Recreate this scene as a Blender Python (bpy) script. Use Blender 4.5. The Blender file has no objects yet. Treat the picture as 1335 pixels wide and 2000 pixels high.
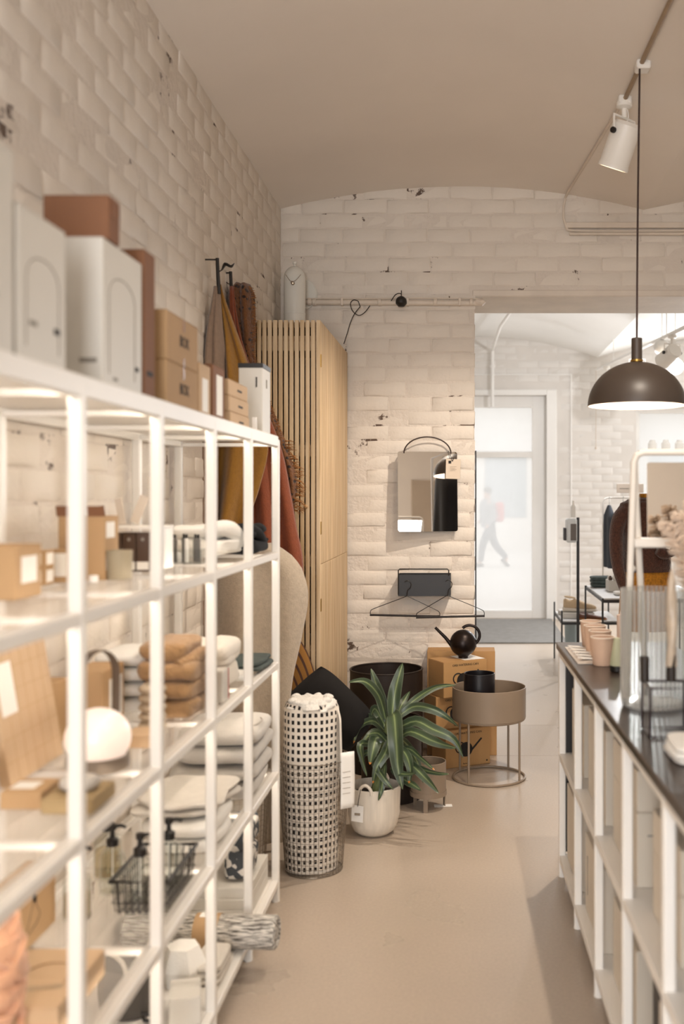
import bpy, bmesh, math, random
from mathutils import Vector, Matrix, noise
PI = math.pi
rnd = random.Random(7)
scene = bpy.context.scene
COL = scene.collection

# ------------------------------------------------------------------ camera
FPX, VX, VY, EYE = 2000.0, 907.0, 966.0, 1.56          # focal length in px, vanishing point, eye height
cam_d = bpy.data.cameras.new('camera')
cam = bpy.data.objects.new('camera', cam_d); COL.objects.link(cam)
cam.location = (0, 0, EYE); cam.rotation_euler = (PI/2, 0, 0)
cam_d.sensor_fit = 'HORIZONTAL'; cam_d.sensor_width = 36
cam_d.lens = 36*FPX/1335
cam_d.shift_x = (667.5-VX)/1335; cam_d.shift_y = -(1000-VY)/1335
cam_d.dof.use_dof = True; cam_d.dof.focus_distance = 5.7; cam_d.dof.aperture_fstop = 2.9
cam_d.clip_start = 0.05; cam_d.clip_end = 200
scene.camera = cam

# ------------------------------------------------------------------ world (overcast daylight), exposure
world = bpy.data.worlds.new('overcast_sky'); scene.world = world; world.use_nodes = True
bg = world.node_tree.nodes['Background']
bg.inputs['Color'].default_value = (0.99, 0.99, 0.985, 1); bg.inputs['Strength'].default_value = 1.15
vs = scene.view_settings
vs.view_transform = 'Standard'; vs.look = 'None'; vs.gamma = 1.0; vs.use_curve_mapping = False
vs.exposure = 0.48
scene.cycles.use_denoising = True
scene.cycles.use_adaptive_sampling = True; scene.cycles.adaptive_threshold = 0.03
scene.cycles.max_bounces = 8; scene.cycles.diffuse_bounces = 4; scene.cycles.transmission_bounces = 6
scene.cycles.transparent_max_bounces = 14
scene.cycles.sample_clamp_indirect = 6.0
scene.cycles.caustics_reflective = False; scene.cycles.caustics_refractive = False

def add_light(name, kind, loc, energy, color, target=None, size=0.05, angle=70, blend=0.5, parent=None):
    d = bpy.data.lights.new(name, kind); d.energy = energy; d.color = color
    if kind == 'SPOT':
        d.spot_size = math.radians(angle); d.spot_blend = blend; d.shadow_soft_size = size
    elif kind == 'POINT': d.shadow_soft_size = size
    elif kind == 'AREA': d.shape = 'RECTANGLE'; d.size, d.size_y = size
    o = bpy.data.objects.new(name, d); COL.objects.link(o); o.location = loc
    if target is not None:
        o.rotation_euler = (Vector(target)-Vector(loc)).to_track_quat('-Z', 'Y').to_euler()
    return o
# added rear fill, and area lamp for daylight at the far shop window
add_light('rear_fill_light', 'AREA', (-0.35, -2.55, 1.7), 112, (.97, .98, 1.0), (-0.2, 5, 1.7), (1.3, 2.5))
add_light('far_window_daylight', 'AREA', (3.5, 12.72, 1.78), 100, (.95, .975, 1.0), (2.6, 5, 1.3), (1.3, 1.7))
WARM = (1.0, 0.87, 0.73)

# ------------------------------------------------------------------ helpers
def lin(c):
    if isinstance(c, str):
        c = c.lstrip('#'); c = [int(c[i:i+2], 16)/255 for i in (0, 2, 4)]
    return tuple(x/12.92 if x <= 0.04045 else ((x+0.055)/1.055)**2.4 for x in c)

def P(px, py, Y):
    return Vector(((px-VX)*Y/FPX, Y, EYE-(py-VY)*Y/FPX))

MATS = {}
def mat(name, color, rough=0.6, metal=0.0, var=0.06, nscale=8.0, bump=0.0, bscale=60.0, coords='Object', sheen=0.0,
        emit=None, estr=0.0, trans=0.0, ior=1.45, alpha=1.0, spec=0.5, objvar=0.0, stretch=None, coat=0.0, bdist=0.01):
    if name in MATS: return MATS[name]
    m = bpy.data.materials.new(name); m.use_nodes = True
    nt = m.node_tree; N, L = nt.nodes, nt.links
    b = N['Principled BSDF']
    col = lin(color)
    b.inputs['Roughness'].default_value = rough; b.inputs['Metallic'].default_value = metal
    b.inputs['Specular IOR Level'].default_value = spec
    b.inputs['Coat Weight'].default_value = coat
    if sheen: b.inputs['Sheen Weight'].default_value = sheen
    if trans: b.inputs['Transmission Weight'].default_value = trans; b.inputs['IOR'].default_value = ior
    if alpha < 1: b.inputs['Alpha'].default_value = alpha
    if emit: b.inputs['Emission Color'].default_value = (*lin(emit), 1); b.inputs['Emission Strength'].default_value = estr
    tc = N.new('ShaderNodeTexCoord'); vec = tc.outputs[coords]
    if stretch:
        mp = N.new('ShaderNodeMapping'); mp.inputs['Scale'].default_value = stretch
        L.new(vec, mp.inputs['Vector']); vec = mp.outputs['Vector']
    if var or objvar:
        nz = N.new('ShaderNodeTexNoise'); nz.inputs['Scale'].default_value = nscale; nz.inputs['Detail'].default_value = 4
        L.new(vec, nz.inputs['Vector'])
        mr = N.new('ShaderNodeMapRange'); mr.inputs['From Min'].default_value = 0.25; mr.inputs['From Max'].default_value = 0.75
        mr.inputs['To Min'].default_value = 1-var; mr.inputs['To Max'].default_value = 1+var
        L.new(nz.outputs['Fac'], mr.inputs['Value'])
        f = mr.outputs['Result']
        if objvar:
            oi = N.new('ShaderNodeObjectInfo'); m2 = N.new('ShaderNodeMapRange')
            m2.inputs['To Min'].default_value = 1-objvar; m2.inputs['To Max'].default_value = 1+objvar
            L.new(oi.outputs['Random'], m2.inputs['Value'])
            mm = N.new('ShaderNodeMath'); mm.operation = 'MULTIPLY'
            L.new(f, mm.inputs[0]); L.new(m2.outputs['Result'], mm.inputs[1]); f = mm.outputs[0]
        mx = N.new('ShaderNodeVectorMath'); mx.operation = 'SCALE'; mx.inputs[0].default_value = col
        L.new(f, mx.inputs['Scale']); L.new(mx.outputs[0], b.inputs['Base Color'])
    else:
        b.inputs['Base Color'].default_value = (*col, 1)
    if bump:
        n2 = N.new('ShaderNodeTexNoise'); n2.inputs['Scale'].default_value = bscale; n2.inputs['Detail'].default_value = 5
        L.new(vec, n2.inputs['Vector'])
        bp = N.new('ShaderNodeBump'); bp.inputs['Strength'].default_value = bump; bp.inputs['Distance'].default_value = bdist
        L.new(n2.outputs['Fac'], bp.inputs['Height']); L.new(bp.outputs['Normal'], b.inputs['Normal'])
    MATS[name] = m
    return m

class MB:
    """collects vertices and faces of one mesh"""
    def __init__(s): s.v = []; s.f = []; s.uv = {}
    def add(s, vs, fs, uvs=None):
        n = len(s.v); s.v += [tuple(v) for v in vs]; k = len(s.f)
        s.f += [tuple(i+n for i in f) for f in fs]
        if uvs:
            for i, u in enumerate(uvs): s.uv[n+i] = u
        return s
    def box(s, x0, x1, y0, y1, z0, z1, c=0.0):
        if c <= 0:
            vs = [(x, y, z) for z in (z0, z1) for y in (y0, y1) for x in (x0, x1)]
            fs = [(0, 2, 3, 1), (4, 5, 7, 6), (0, 1, 5, 4), (2, 6, 7, 3), (0, 4, 6, 2), (1, 3, 7, 5)]
            return s.add(vs, fs)
        vs, idx = [], {}
        X, Y, Z = (x0, x1), (y0, y1), (z0, z1)
        for i in (0, 1):
            for j in (0, 1):
                for k in (0, 1):
                    for a in range(3):
                        p = [X[i], Y[j], Z[k]]
                        for b, (q, t) in enumerate(((i, X), (j, Y), (k, Z))):
                            if b != a: p[b] += c if q == 0 else -c
                        idx[(i, j, k, a)] = len(vs); vs.append(p)
        fs = []
        for a in range(3):
            b, d = [q for q in range(3) if q != a]
            for q in (0, 1):
                loop = []
                for (u, w) in ((0, 0), (1, 0), (1, 1), (0, 1)):
                    t = [0, 0, 0]; t[a] = q; t[b] = u; t[d] = w; loop.append(idx[(*t, a)])
                fs.append(loop)
        for a in range(3):                       # edges along axis a
            b, d = [q for q in range(3) if q != a]
            for u in (0, 1):
                for w in (0, 1):
                    t0 = [0, 0, 0]; t0[b] = u; t0[d] = w; t1 = list(t0); t1[a] = 1
                    fs.append([idx[(*t0, b)], idx[(*t1, b)], idx[(*t1, d)], idx[(*t0, d)]])
        for i in (0, 1):
            for j in (0, 1):
                for k in (0, 1): fs.append([idx[(i, j, k, a)] for a in range(3)])
        return s.add(vs, fs)
    def lathe(s, prof, n=32, center=(0, 0, 0), rib=None, closed=False, a0=0.0, a1=2*PI, uvs=False):
        full = abs(a1-a0-2*PI) < 1e-6
        cols = n if full else n+1
        vs, uv = [], []
        for j, (r, z) in enumerate(prof):
            for i in range(cols):
                a = a0+(a1-a0)*i/n
                rr = r*(1+(rib[0]*abs(math.cos(rib[1]*a/2)) if rib else 0))
                vs.append((center[0]+rr*math.cos(a), center[1]+rr*math.sin(a), center[2]+z)); uv.append((i/n, j/(len(prof)-1)))
        fs = []
        for j in range(len(prof)-1):
            for i in range(n):
                k = (i+1) % cols if full else i+1
                fs.append((j*cols+i, j*cols+k, (j+1)*cols+k, (j+1)*cols+i))
        if closed:
            m = len(prof)-1
            for i in range(n):
                k = (i+1) % cols if full else i+1
                fs.append((m*cols+i, m*cols+k, k, i))
        return s.add(vs, fs, uv if uvs else None)
    def tube(s, pts, r, n=8, caps=True, smooth=0, closed=False, flat=1.0):
        pts = [Vector(p) for p in pts]
        rs = list(r) if hasattr(r, '__len__') else [r]*len(pts)
        if smooth and len(pts) > 2:
            q, rr = [], []; m = len(pts)
            rng = range(m) if closed else range(m-1)
            for i in rng:
                p0 = pts[(i-1) % m] if (closed or i > 0) else pts[i]
                p1, p2 = pts[i], pts[(i+1) % m]
                p3 = pts[(i+2) % m] if (closed or i+2 < m) else p2
                for k in range(smooth):
                    t = k/smooth
                    q.append(0.5*((2*p1)+(p2-p0)*t+(2*p0-5*p1+4*p2-p3)*t*t+(3*p1-p0-3*p2+p3)*t**3))
                    rr.append(rs[i]*(1-t)+rs[(i+1) % m]*t)
            if not closed: q.append(pts[-1]); rr.append(rs[-1])
            pts, rs = q, rr
        m = len(pts); vs = []
        up = Vector((0, 0, 1)); prev = None
        for i, p in enumerate(pts):
            a = pts[(i-1) % m] if (closed or i > 0) else p
            b = pts[(i+1) % m] if (closed or i < m-1) else p
            t = (b-a)
            t = t.normalized() if t.length > 1e-9 else Vector((0, 0, 1))
            if prev is None:
                x = t.cross(up) if abs(t.dot(up)) < 0.95 else t.cross(Vector((1, 0, 0)))
            else: x = prev-t*prev.dot(t)
            x.normalize(); prev = x; y = t.cross(x)
            for k in range(n):
                an = 2*PI*k/n
                vs.append(p+x*rs[i]*math.cos(an)+y*rs[i]*flat*math.sin(an))
        fs = []
        for i in range(m if closed else m-1):
            j = (i+1) % m
            for k in range(n):
                l = (k+1) % n
                fs.append((i*n+k, i*n+l, j*n+l, j*n+k))
        if caps and not closed:
            fs.append(tuple(range(n))[::-1]); fs.append(tuple(range((m-1)*n, m*n)))
        return s.add(vs, fs)
    def sup(s, c, a, b, h, e1=0.4, e2=0.4, nu=28, nv=12, nz=0.0, nf=8.0, seed=0, rot=0.0):
        """soft slab: superellipsoid with half sizes a, b, h around c, wrinkled by noise"""
        vs = []; sg = lambda w, e: math.copysign(abs(w)**e, w)
        for j in range(nv+1):
            ph = -PI/2+PI*j/nv
            for i in range(nu):
                th = 2*PI*i/nu
                x = a*sg(math.cos(ph), e1)*sg(math.cos(th), e2); y = b*sg(math.cos(ph), e1)*sg(math.sin(th), e2); z = h*sg(math.sin(ph), e1)
                if nz:
                    d = noise.noise(Vector((x*nf+seed*7.1, y*nf+seed*3.3, z*nf*2)))
                    k = 1+nz*d/max(0.3, 1)
                    x *= k; y *= k; z = z*(1+nz*1.5*noise.noise(Vector((x*nf+9, y*nf+seed, seed))))
                X = x*math.cos(rot)-y*math.sin(rot); Yy = x*math.sin(rot)+y*math.cos(rot)
                vs.append((c[0]+X, c[1]+Yy, c[2]+z))
        fs = []
        for j in range(nv):
            for i in range(nu):
                k = (i+1) % nu
                fs.append((j*nu+i, j*nu+k, (j+1)*nu+k, (j+1)*nu+i))
        return s.add(vs, fs)
    def grid(s, fn, nu, nv, uvs=True):
        vs, uv = [], []
        for j in range(nv+1):
            for i in range(nu+1):
                vs.append(fn(i/nu, j/nv)); uv.append((i/nu, j/nv))
        fs = [(j*(nu+1)+i, j*(nu+1)+i+1, (j+1)*(nu+1)+i+1, (j+1)*(nu+1)+i) for j in range(nv) for i in range(nu)]
        return s.add(vs, fs, uv if uvs else None)
    def xform(s, M):
        s.v = [tuple(M @ Vector(v)) for v in s.v]; return s
    def mesh(s, name='mesh', smooth=35):
        me = bpy.data.meshes.new(name); me.from_pydata(s.v, [], s.f); me.update()
        bm = bmesh.new(); bm.from_mesh(me); bmesh.ops.recalc_face_normals(bm, faces=bm.faces); bm.to_mesh(me); bm.free()
        if s.uv:
            ul = me.uv_layers.new(name='UVMap')
            for lp in me.loops: ul.data[lp.index].uv = s.uv.get(lp.vertex_index, (0, 0))
        if smooth:
            me.shade_smooth(); me.set_sharp_from_angle(angle=math.radians(smooth))
        return me

def obj(name, mb, m, parent=None, loc=(0, 0, 0), rot=(0, 0, 0), smooth=35, kind=None):
    me = mb.mesh(name, smooth) if isinstance(mb, MB) else mb
    if m is not None and len(me.materials) == 0: me.materials.append(m)
    o = bpy.data.objects.new(name, me); COL.objects.link(o)
    o.location = loc; o.rotation_euler = rot
    if parent is not None: o.parent = parent
    if kind: o['kind'] = kind
    return o
def tag(o, label, cat, group=None):
    o['label'] = label; o['category'] = cat
    if group: o['group'] = group
    return o
def thing(name, label, cat, loc=(0, 0, 0), rotz=0.0, group=None):
    o = bpy.data.objects.new(name, None); COL.objects.link(o); o.empty_display_size = 0.05
    o.location = loc; o.rotation_euler = (0, 0, rotz)
    return tag(o, label, cat, group)
def struct(name, mb, m, label=None, **k):
    o = obj(name, mb, m, **k); o['kind'] = 'structure'
    if label: o['label'] = label
    return o
def text_mesh(s, size, align='CENTER', extrude=0.0003):
    c = bpy.data.curves.new('lettering', 'FONT'); c.body = s; c.size = size; c.align_x = align; c.align_y = 'CENTER'
    c.extrude = extrude; c.resolution_u = 2
    o = bpy.data.objects.new('lettering', c); COL.objects.link(o)
    bpy.context.view_layer.update()
    me = bpy.data.meshes.new_from_object(o)
    bpy.data.objects.remove(o); bpy.data.curves.remove(c)
    return me
FACE = {'front': (PI/2, 0, 0), 'aisle': (PI/2, 0, PI/2), 'left': (PI/2, 0, -PI/2), 'top': (0, 0, 0)}  # -Y, +X, -X, +Z
# ------------------------------------------------------------------ materials of the setting
def cracked_paint(name, color, crack, thr=0.66, bump=0.35, bscale=25, rough=0.62):
    """old white paint; sparse dark cracks with a shape of their own"""
    m = mat(name, color, rough, var=0.05, nscale=2.5, bump=bump, bscale=bscale, coords='Object', objvar=0.02, bdist=0.012)
    nt = m.node_tree; N, L = nt.nodes, nt.links; b = N['Principled BSDF']
    src = b.inputs['Base Color'].links[0].from_socket
    tc = [n for n in N if n.type == 'TEX_COORD'][0]
    nz = N.new('ShaderNodeTexNoise'); nz.inputs['Scale'].default_value = 3.1; nz.inputs['Detail'].default_value = 7; nz.inputs['Roughness'].default_value = 0.72
    L.new(tc.outputs['Object'], nz.inputs['Vector'])
    cr = N.new('ShaderNodeMapRange'); cr.inputs['From Min'].default_value = thr; cr.inputs['From Max'].default_value = thr+0.02
    L.new(nz.outputs['Fac'], cr.inputs['Value'])
    mx = N.new('ShaderNodeMix'); mx.data_type = 'RGBA'; mx.inputs['B'].default_value = (*lin(crack), 1)
    L.new(cr.outputs['Result'], mx.inputs['Factor']); L.new(src, mx.inputs['A']); L.new(mx.outputs['Result'], b.inputs['Base Color'])
    return m
M_BRICK = cracked_paint('painted_brick', '#e2d8cc', '#6b4f3a', 0.80)
M_MORTAR = cracked_paint('painted_mortar', '#ddd2c6', '#5e4a3c', 0.61, bump=0.6, bscale=40)
M_FARBRICK = mat('far_painted_brick', '#e9e5e0', 0.6, var=0.03, nscale=3, objvar=0.015)
M_FARMORTAR = mat('far_painted_mortar', '#e4dfd9', 0.7, var=0.06, nscale=3)
M_PLASTER = mat('ceiling_plaster', '#f1e8de', 0.75, var=0.035, nscale=1.3, bump=0.12, bscale=6)
M_FARPLASTER = mat('far_ceiling_plaster', '#eceae6', 0.8, var=0.03, nscale=1.5, bump=0.1, bscale=6)
M_LINTEL = mat('lintel_plaster', '#e0d5c8', 0.7, var=0.08, nscale=5, bump=0.3, bscale=20)
M_WHITE = mat('white_powder_coat', '#f0ece6', 0.42, var=0.015, nscale=5)
M_WHITEP = mat('white_joinery_paint', '#f4f2ee', 0.45, var=0.02, nscale=4)
M_OFFW = mat('off_white_wall_paint', '#e6ded4', 0.7, var=0.04, nscale=1.5)
M_BLACK = mat('matte_black_metal', '#17120f', 0.45, var=0.1, nscale=10)
M_INK = mat('black_ink', '#1a1512', 0.7, var=0)
M_PIPE = mat('painted_pipe', '#dccfc0', 0.5, var=0.06, nscale=12, bump=0.2, bscale=40)

def concrete():
    m = mat('polished_concrete', '#b6a797', 0.4, var=0.07, nscale=1.1, bump=0.02, bscale=60)
    nt = m.node_tree; N, L = nt.nodes, nt.links; b = N['Principled BSDF']
    tc = [n for n in N if n.type == 'TEX_COORD'][0]
    geo = N.new('ShaderNodeNewGeometry')
    for n in [n for n in N if n.type == 'TEX_NOISE']: L.new(geo.outputs['Position'], n.inputs['Vector'])
    nz = N.new('ShaderNodeTexNoise'); nz.inputs['Scale'].default_value = 2.2; nz.inputs['Detail'].default_value = 4; nz.inputs['Roughness'].default_value = 0.5
    L.new(geo.outputs['Position'], nz.inputs['Vector'])
    r = N.new('ShaderNodeMapRange'); r.inputs['From Min'].default_value = 0.25; r.inputs['From Max'].default_value = 0.75
    r.inputs['To Min'].default_value = 0.26; r.inputs['To Max'].default_value = 0.33
    L.new(nz.outputs['Fac'], r.inputs['Value']); L.new(r.outputs['Result'], b.inputs['Roughness'])
    # fine speckle
    sp = N.new('ShaderNodeTexNoise'); sp.inputs['Scale'].default_value = 90; sp.inputs['Detail'].default_value = 3
    L.new(geo.outputs['Position'], sp.inputs['Vector'])
    sr = N.new('ShaderNodeMapRange'); sr.inputs['From Min'].default_value = 0.3; sr.inputs['From Max'].default_value = 0.7
    sr.inputs['To Min'].default_value = 0.93; sr.inputs['To Max'].default_value = 1.06
    L.new(sp.outputs['Fac'], sr.inputs['Value'])
    src = b.inputs['Base Color'].links[0].from_socket
    sc = N.new('ShaderNodeVectorMath'); sc.operation = 'SCALE'
    L.new(src, sc.inputs[0]); L.new(sr.outputs['Result'], sc.inputs['Scale']); L.new(sc.outputs[0], b.inputs['Base Color'])
    return m
M_FLOOR = concrete()
M_JOINT = mat('slab_joint', '#7d6f62', 0.8, var=0.05)

# ------------------------------------------------------------------ floor with saw-cut slabs
XL, XR, YB, YR, YF = -1.131, 3.6, 6.3, -2.6, 12.8
TH = 0.58                                             # thickness of the wall with the opening
floor = struct('floor', MB().box(-1.6, 5.2, -2.9, 13.4, -0.12, -0.004), M_JOINT, 'polished beige concrete floor cut into large slabs')
ys = [-2.9, -0.6, 6.12, 6.93, 8.6, 10.7, 13.4]; xs = [-1.6, 1.02, 3.1, 5.2]
for j in range(len(ys)-1):
    for i in range(len(xs)-1):
        obj('concrete_slab', MB().box(xs[i]+.0015, xs[i+1]-.0015, ys[j]+.0015, ys[j+1]-.0015, -0.05, 0.0), M_FLOOR, floor)

# ------------------------------------------------------------------ vaulted ceilings
def vault(x, bays, spring, rise):
    for a, b in bays:
        if a <= x <= b:
            t = (x-(a+b)/2)/((b-a)/2); return spring+rise*(1-t*t)
    return spring
BAYS = [(-1.16, 1.10), (1.10, 3.62)]
zc = lambda x: vault(x, BAYS, 3.31, 0.145)
FBAYS = [(-1.35, 1.65), (1.65, 5.0)]
zf = lambda x: vault(x, FBAYS, 3.27, 0.26)
def vault_mesh(x0, x1, y0, y1, fn, bays, th=0.1):
    xs = sorted(set([x0+(x1-x0)*i/96 for i in range(97)]+[b for ab in bays for b in ab if x0 < b < x1]))
    m = MB(); vs = []; n = len(xs)
    for y in (y0, y1):
        for x in xs: vs.append((x, y, fn(x)))
        for x in xs: vs.append((x, y, 3.8))
    fs = []
    for i in range(n-1):
        fs += [(i, i+1, 2*n+i+1, 2*n+i), (n+i, n+i+1, 3*n+i+1, 3*n+i), (i, i+1, n+i+1, n+i), (2*n+i, 2*n+i+1, 3*n+i+1, 3*n+i)]
    fs += [(0, n, 3*n, 2*n), (n-1, 2*n-1, 4*n-1, 3*n-1)]
    return m.add(vs, fs)
struct('ceiling', vault_mesh(-1.16, 3.62, -2.65, YB+0.02, zc, BAYS), M_PLASTER, 'shallow vaulted cream plaster ceiling', smooth=20)
struct('ceiling_beyond', vault_mesh(-1.35, 5.0, YB+TH-0.02, YF+0.02, zf, FBAYS), M_FARPLASTER, 'white vaulted ceiling of the room beyond the opening', smooth=20)

# ------------------------------------------------------------------ brick walls
CH, BW, BH, JT = 0.0893, 0.262, 0.0845, 0.0050
def brick_mesh(w, h, seed, d=0.02):
    r = random.Random(seed); m = MB()
    nx, nz = 4, 3; e = 0.009
    fr = [[(-w/2+e+(w-2*e)*i/(nx-1)+r.uniform(-.003, .003), -d-.0022+r.uniform(-.0013, .0013), -h/2+e+(h-2*e)*j/(nz-1)+r.uniform(-.003, .003)) for i in range(nx)] for j in range(nz)]
    vs = [p for row in fr for p in row]; fs = [(j*nx+i, j*nx+i+1, (j+1)*nx+i+1, (j+1)*nx+i) for j in range(nz-1) for i in range(nx-1)]
    per = [(0, i) for i in range(nx)]+[(j, nx-1) for j in range(1, nz)]+[(nz-1, i) for i in range(nx-2, -1, -1)]+[(j, 0) for j in range(nz-2, 0, -1)]
    k0 = len(vs)
    for j, i in per:
        x = -w/2+w*i/(nx-1)+r.uniform(-.002, .002); z = -h/2+h*j/(nz-1)+r.uniform(-.002, .002); vs.append((x, -d+0.0022, z))
    k1 = len(vs)
    for j, i in per: vs.append((-w/2+w*i/(nx-1), 0, -h/2+h*j/(nz-1)))
    n = len(per)
    for a in range(n):
        b = (a+1) % n; fa, fb = per[a][0]*nx+per[a][1], per[b][0]*nx+per[b][1]
        fs += [(fa, fb, k0+b, k0+a), (k0+a, k0+b, k1+b, k1+a)]
    return m.add(vs, fs)
def brick_set(w, mm, n=6):
    out = []
    for s in range(n):
        me = brick_mesh(w, BH, s*11+int(w*1000)).mesh('brick', 60); me.materials.append(mm); out.append(me)
    return out
def lay_bricks(parent, place, u0, u1, z0, z1, keep, mm, rank, limit=300, rag=0.0, seed=1):
    """place(u,z)->location; rotation from parent's 'rz'. The largest `limit` are objects, the rest one joined part."""
    r = random.Random(seed); full, half = brick_set(BW-JT, mm), brick_set((BW-JT)/2-JT/2, mm)
    cand = []
    rows = int((z1-z0)/CH)
    for j in range(rows+1):
        z = z0+CH*(j+.5); off = (BW/2 if j % 2 else 0)+r.uniform(-.02, .02); u = u0-BW+off
        while u < u1+0.001:
            a, b = max(u, u0), min(u+BW, u1)
            w = b-a
            if w > 0.05: cand.append(((a+b)/2, z, w-JT))
            u += BW
    cand = [c for c in cand if keep(*c)]
    cand.sort(key=lambda c: -rank(*c))
    rz = parent.get('rz', 0.0); rest = MB()
    for k, (u, z, w) in enumerate(cand):
        src = full if w > 0.17 else half; me = src[r.randrange(len(src))]; base = BW-JT if w > 0.17 else (BW-JT)/2-JT/2
        loc = Vector(place(u, z)); prot = r.uniform(-.0025, .0025)
        sx = w/base
        if k < limit:
            o = bpy.data.objects.new('brick', me); COL.objects.link(o); o.parent = parent
            o.location = loc; o.rotation_euler = (r.uniform(-.006, .006), r.uniform(-.005, .005), rz+r.uniform(-.004, .004)); o.scale = (sx, 1+prot*60, 1)
        else:
            M = Matrix.Translation(loc) @ Matrix.Rotation(rz, 4, 'Z') @ Matrix.Diagonal((sx, 1, 1, 1))
            rest.add([M @ v.co for v in me.vertices], [tuple(p.vertices) for p in me.polygons])
    if rest.v: obj('brick_field', rest, mm, parent, kind='stuff', smooth=60)
    return len(cand)

# left wall
wl = struct('wall_left', MB().box(XL-0.3, XL-0.001, YR-0.3, YB+TH, 0, 3.6), M_MORTAR, 'white painted brick wall behind the shelving'); wl['rz'] = PI/2
def keep_l(u, z, w):
    p = Vector((VX+FPX*XL/u, VY+FPX*(EYE-z)/u))
    if u > 5.2 and z < 2.38: return False
    return -150 < p.x < 1400 and -150 < p.y < 1900 and z < 3.335
lay_bricks(wl, lambda u, z: (XL-0.0207, u, z), 2.2, YB, 0.02, 3.33, keep_l, M_BRICK, lambda u, z, w: 1/u, 300, seed=3)
# wall with the opening
OX, OZ = 0.066, 2.79
wbm = MB().box(XL-0.3, OX-0.006, YB+0.001, YB+TH, 0, 3.6).box(OX-0.006, 5.1, YB+0.001, YB+TH, OZ+0.006, 3.6)
wb = struct('wall_back', wbm, M_MORTAR, 'white painted brick wall with a wide opening'); wb['rz'] = 0.0
rag = random.Random(5)
def keep_b(u, z, w):
    if u > OX-0.01 and z < OZ+CH*0.55: return False
    if u > 1.45 or z > zc(u)+0.02: return False
    if u < -0.72 and z < 2.35: return False
    return True
def place_b(u, z): return (u, YB+0.0200, z)
for (u0, u1, za, zb) in ((XL, OX, 0.02, OZ+0.05), (XL, 1.5, OZ+0.05, 3.46)):
    rows = None
    lay_bricks(wb, place_b, u0, u1, za, zb, keep_b, M_BRICK, lambda u, z, w: 1, 300, seed=9 if za < 1 else 12)
obj('soffit', MB().box(OX-0.02, 5.1, YB-0.004, YB+TH+0.004, OZ-0.012, OZ+0.03, 0.006), M_LINTEL, wb)
tr = struct('trim_1', MB().box(OX-0.002, OX+0.006, YB-0.006, YB+0.012, 0.0, 1.83, 0.001), M_BLACK, 'thin dark metal strip down the corner of the opening')
# remaining walls of the front room (behind and beside the camera)
struct('wall_right', MB().box(XR, XR+0.25, YR-0.3, YB+TH, 0, 3.6), M_OFFW)
RW = (-1.05, 0.35, 0.4, 3.0)  # window opening added, placed and sized for the light it gives
struct('wall_rear', MB().box(XL-0.3, RW[0], YR-0.25, YR, 0, 3.6).box(RW[1], XR+0.25, YR-0.25, YR, 0, 3.6)
       .box(RW[0], RW[1], YR-0.25, YR, 0, RW[2]).box(RW[0], RW[1], YR-0.25, YR, RW[3], 3.6), M_OFFW)
def window_bars(name, x0, x1, z0, z1, y, nx, label, t=0.05):
    w = MB()
    w.box(x0, x0+t, y-.03, y+.03, z0, z1, .004).box(x1-t, x1, y-.03, y+.03, z0, z1, .004)
    w.box(x0+t, x1-t, y-.03, y+.03, z0, z0+t, .004).box(x0+t, x1-t, y-.03, y+.03, z1-t, z1, .004)
    o = struct(name, w, M_WHITEP, label)
    for i in range(1, nx):
        x = x0+(x1-x0)*i/nx; obj('mullion', MB().box(x-t/2, x+t/2, y-.025, y+.025, z0+t, z1-t, .003), M_WHITEP, o)
    return o
window_bars('window_2', RW[0], RW[1], RW[2], RW[3], YR-0.1, 2, 'wide window added behind the viewer for its light')
d2 = struct('door_2', MB().box(2.62, 3.12, YR, YR+0.03, 0, 2.75, .004), mat('beige_door_paint', '#b9aa98', 0.6, var=.08, nscale=2), 'plain beige door at the rear')
obj('door_handle', MB().tube([(2.68, YR+.03, 1.05), (2.68, YR+.07, 1.05), (2.78, YR+.07, 1.05)], .008), M_BLACK, d2)

# room beyond the opening
struct('wall_far_left', MB().box(-1.6, -1.34, YB+TH, 13.3, 0, 3.7), M_FARMORTAR)
struct('wall_far_right', MB().box(4.98, 5.2, YB, 13.3, 0, 3.7), M_FARMORTAR)
DX0, DX1, DZ = -0.22, 1.02, 2.80
WX0, WX1, WZ0, WZ1 = 2.14, 4.2, 0.85, 2.66
fw = MB()
fw.box(-1.6, DX0, YF, YF+.45, 0, 3.7).box(DX0, DX1, YF, YF+.45, DZ, 3.7).box(DX1, WX0, YF, YF+.45, 0, 3.7)
fw.box(WX0, WX1, YF, YF+.45, 0, WZ0).box(WX0, WX1, YF, YF+.45, WZ1, 3.7).box(WX1, 5.2, YF, YF+.45, 0, 3.7)
wf = struct('wall_far', fw, M_FARMORTAR, 'bright white brick wall with the shop door'); wf['rz'] = 0.0
def keep_f(u, z, w):
    if DX0-.18 < u < DX1+.2 and z < DZ+.14: return False
    if WX0-.06 < u < WX1 and WZ0-.05 < z < WZ1+.05: return False
    return u < 3.0 and z < zf(u) and u > 0
lay_bricks(wf, lambda u, z: (u, YF+0.0203, z), 0.0, 3.0, 0.02, 3.5, keep_f, M_FARBRICK, lambda u, z, w: -abs(u-1.6), 300, seed=21)
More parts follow.
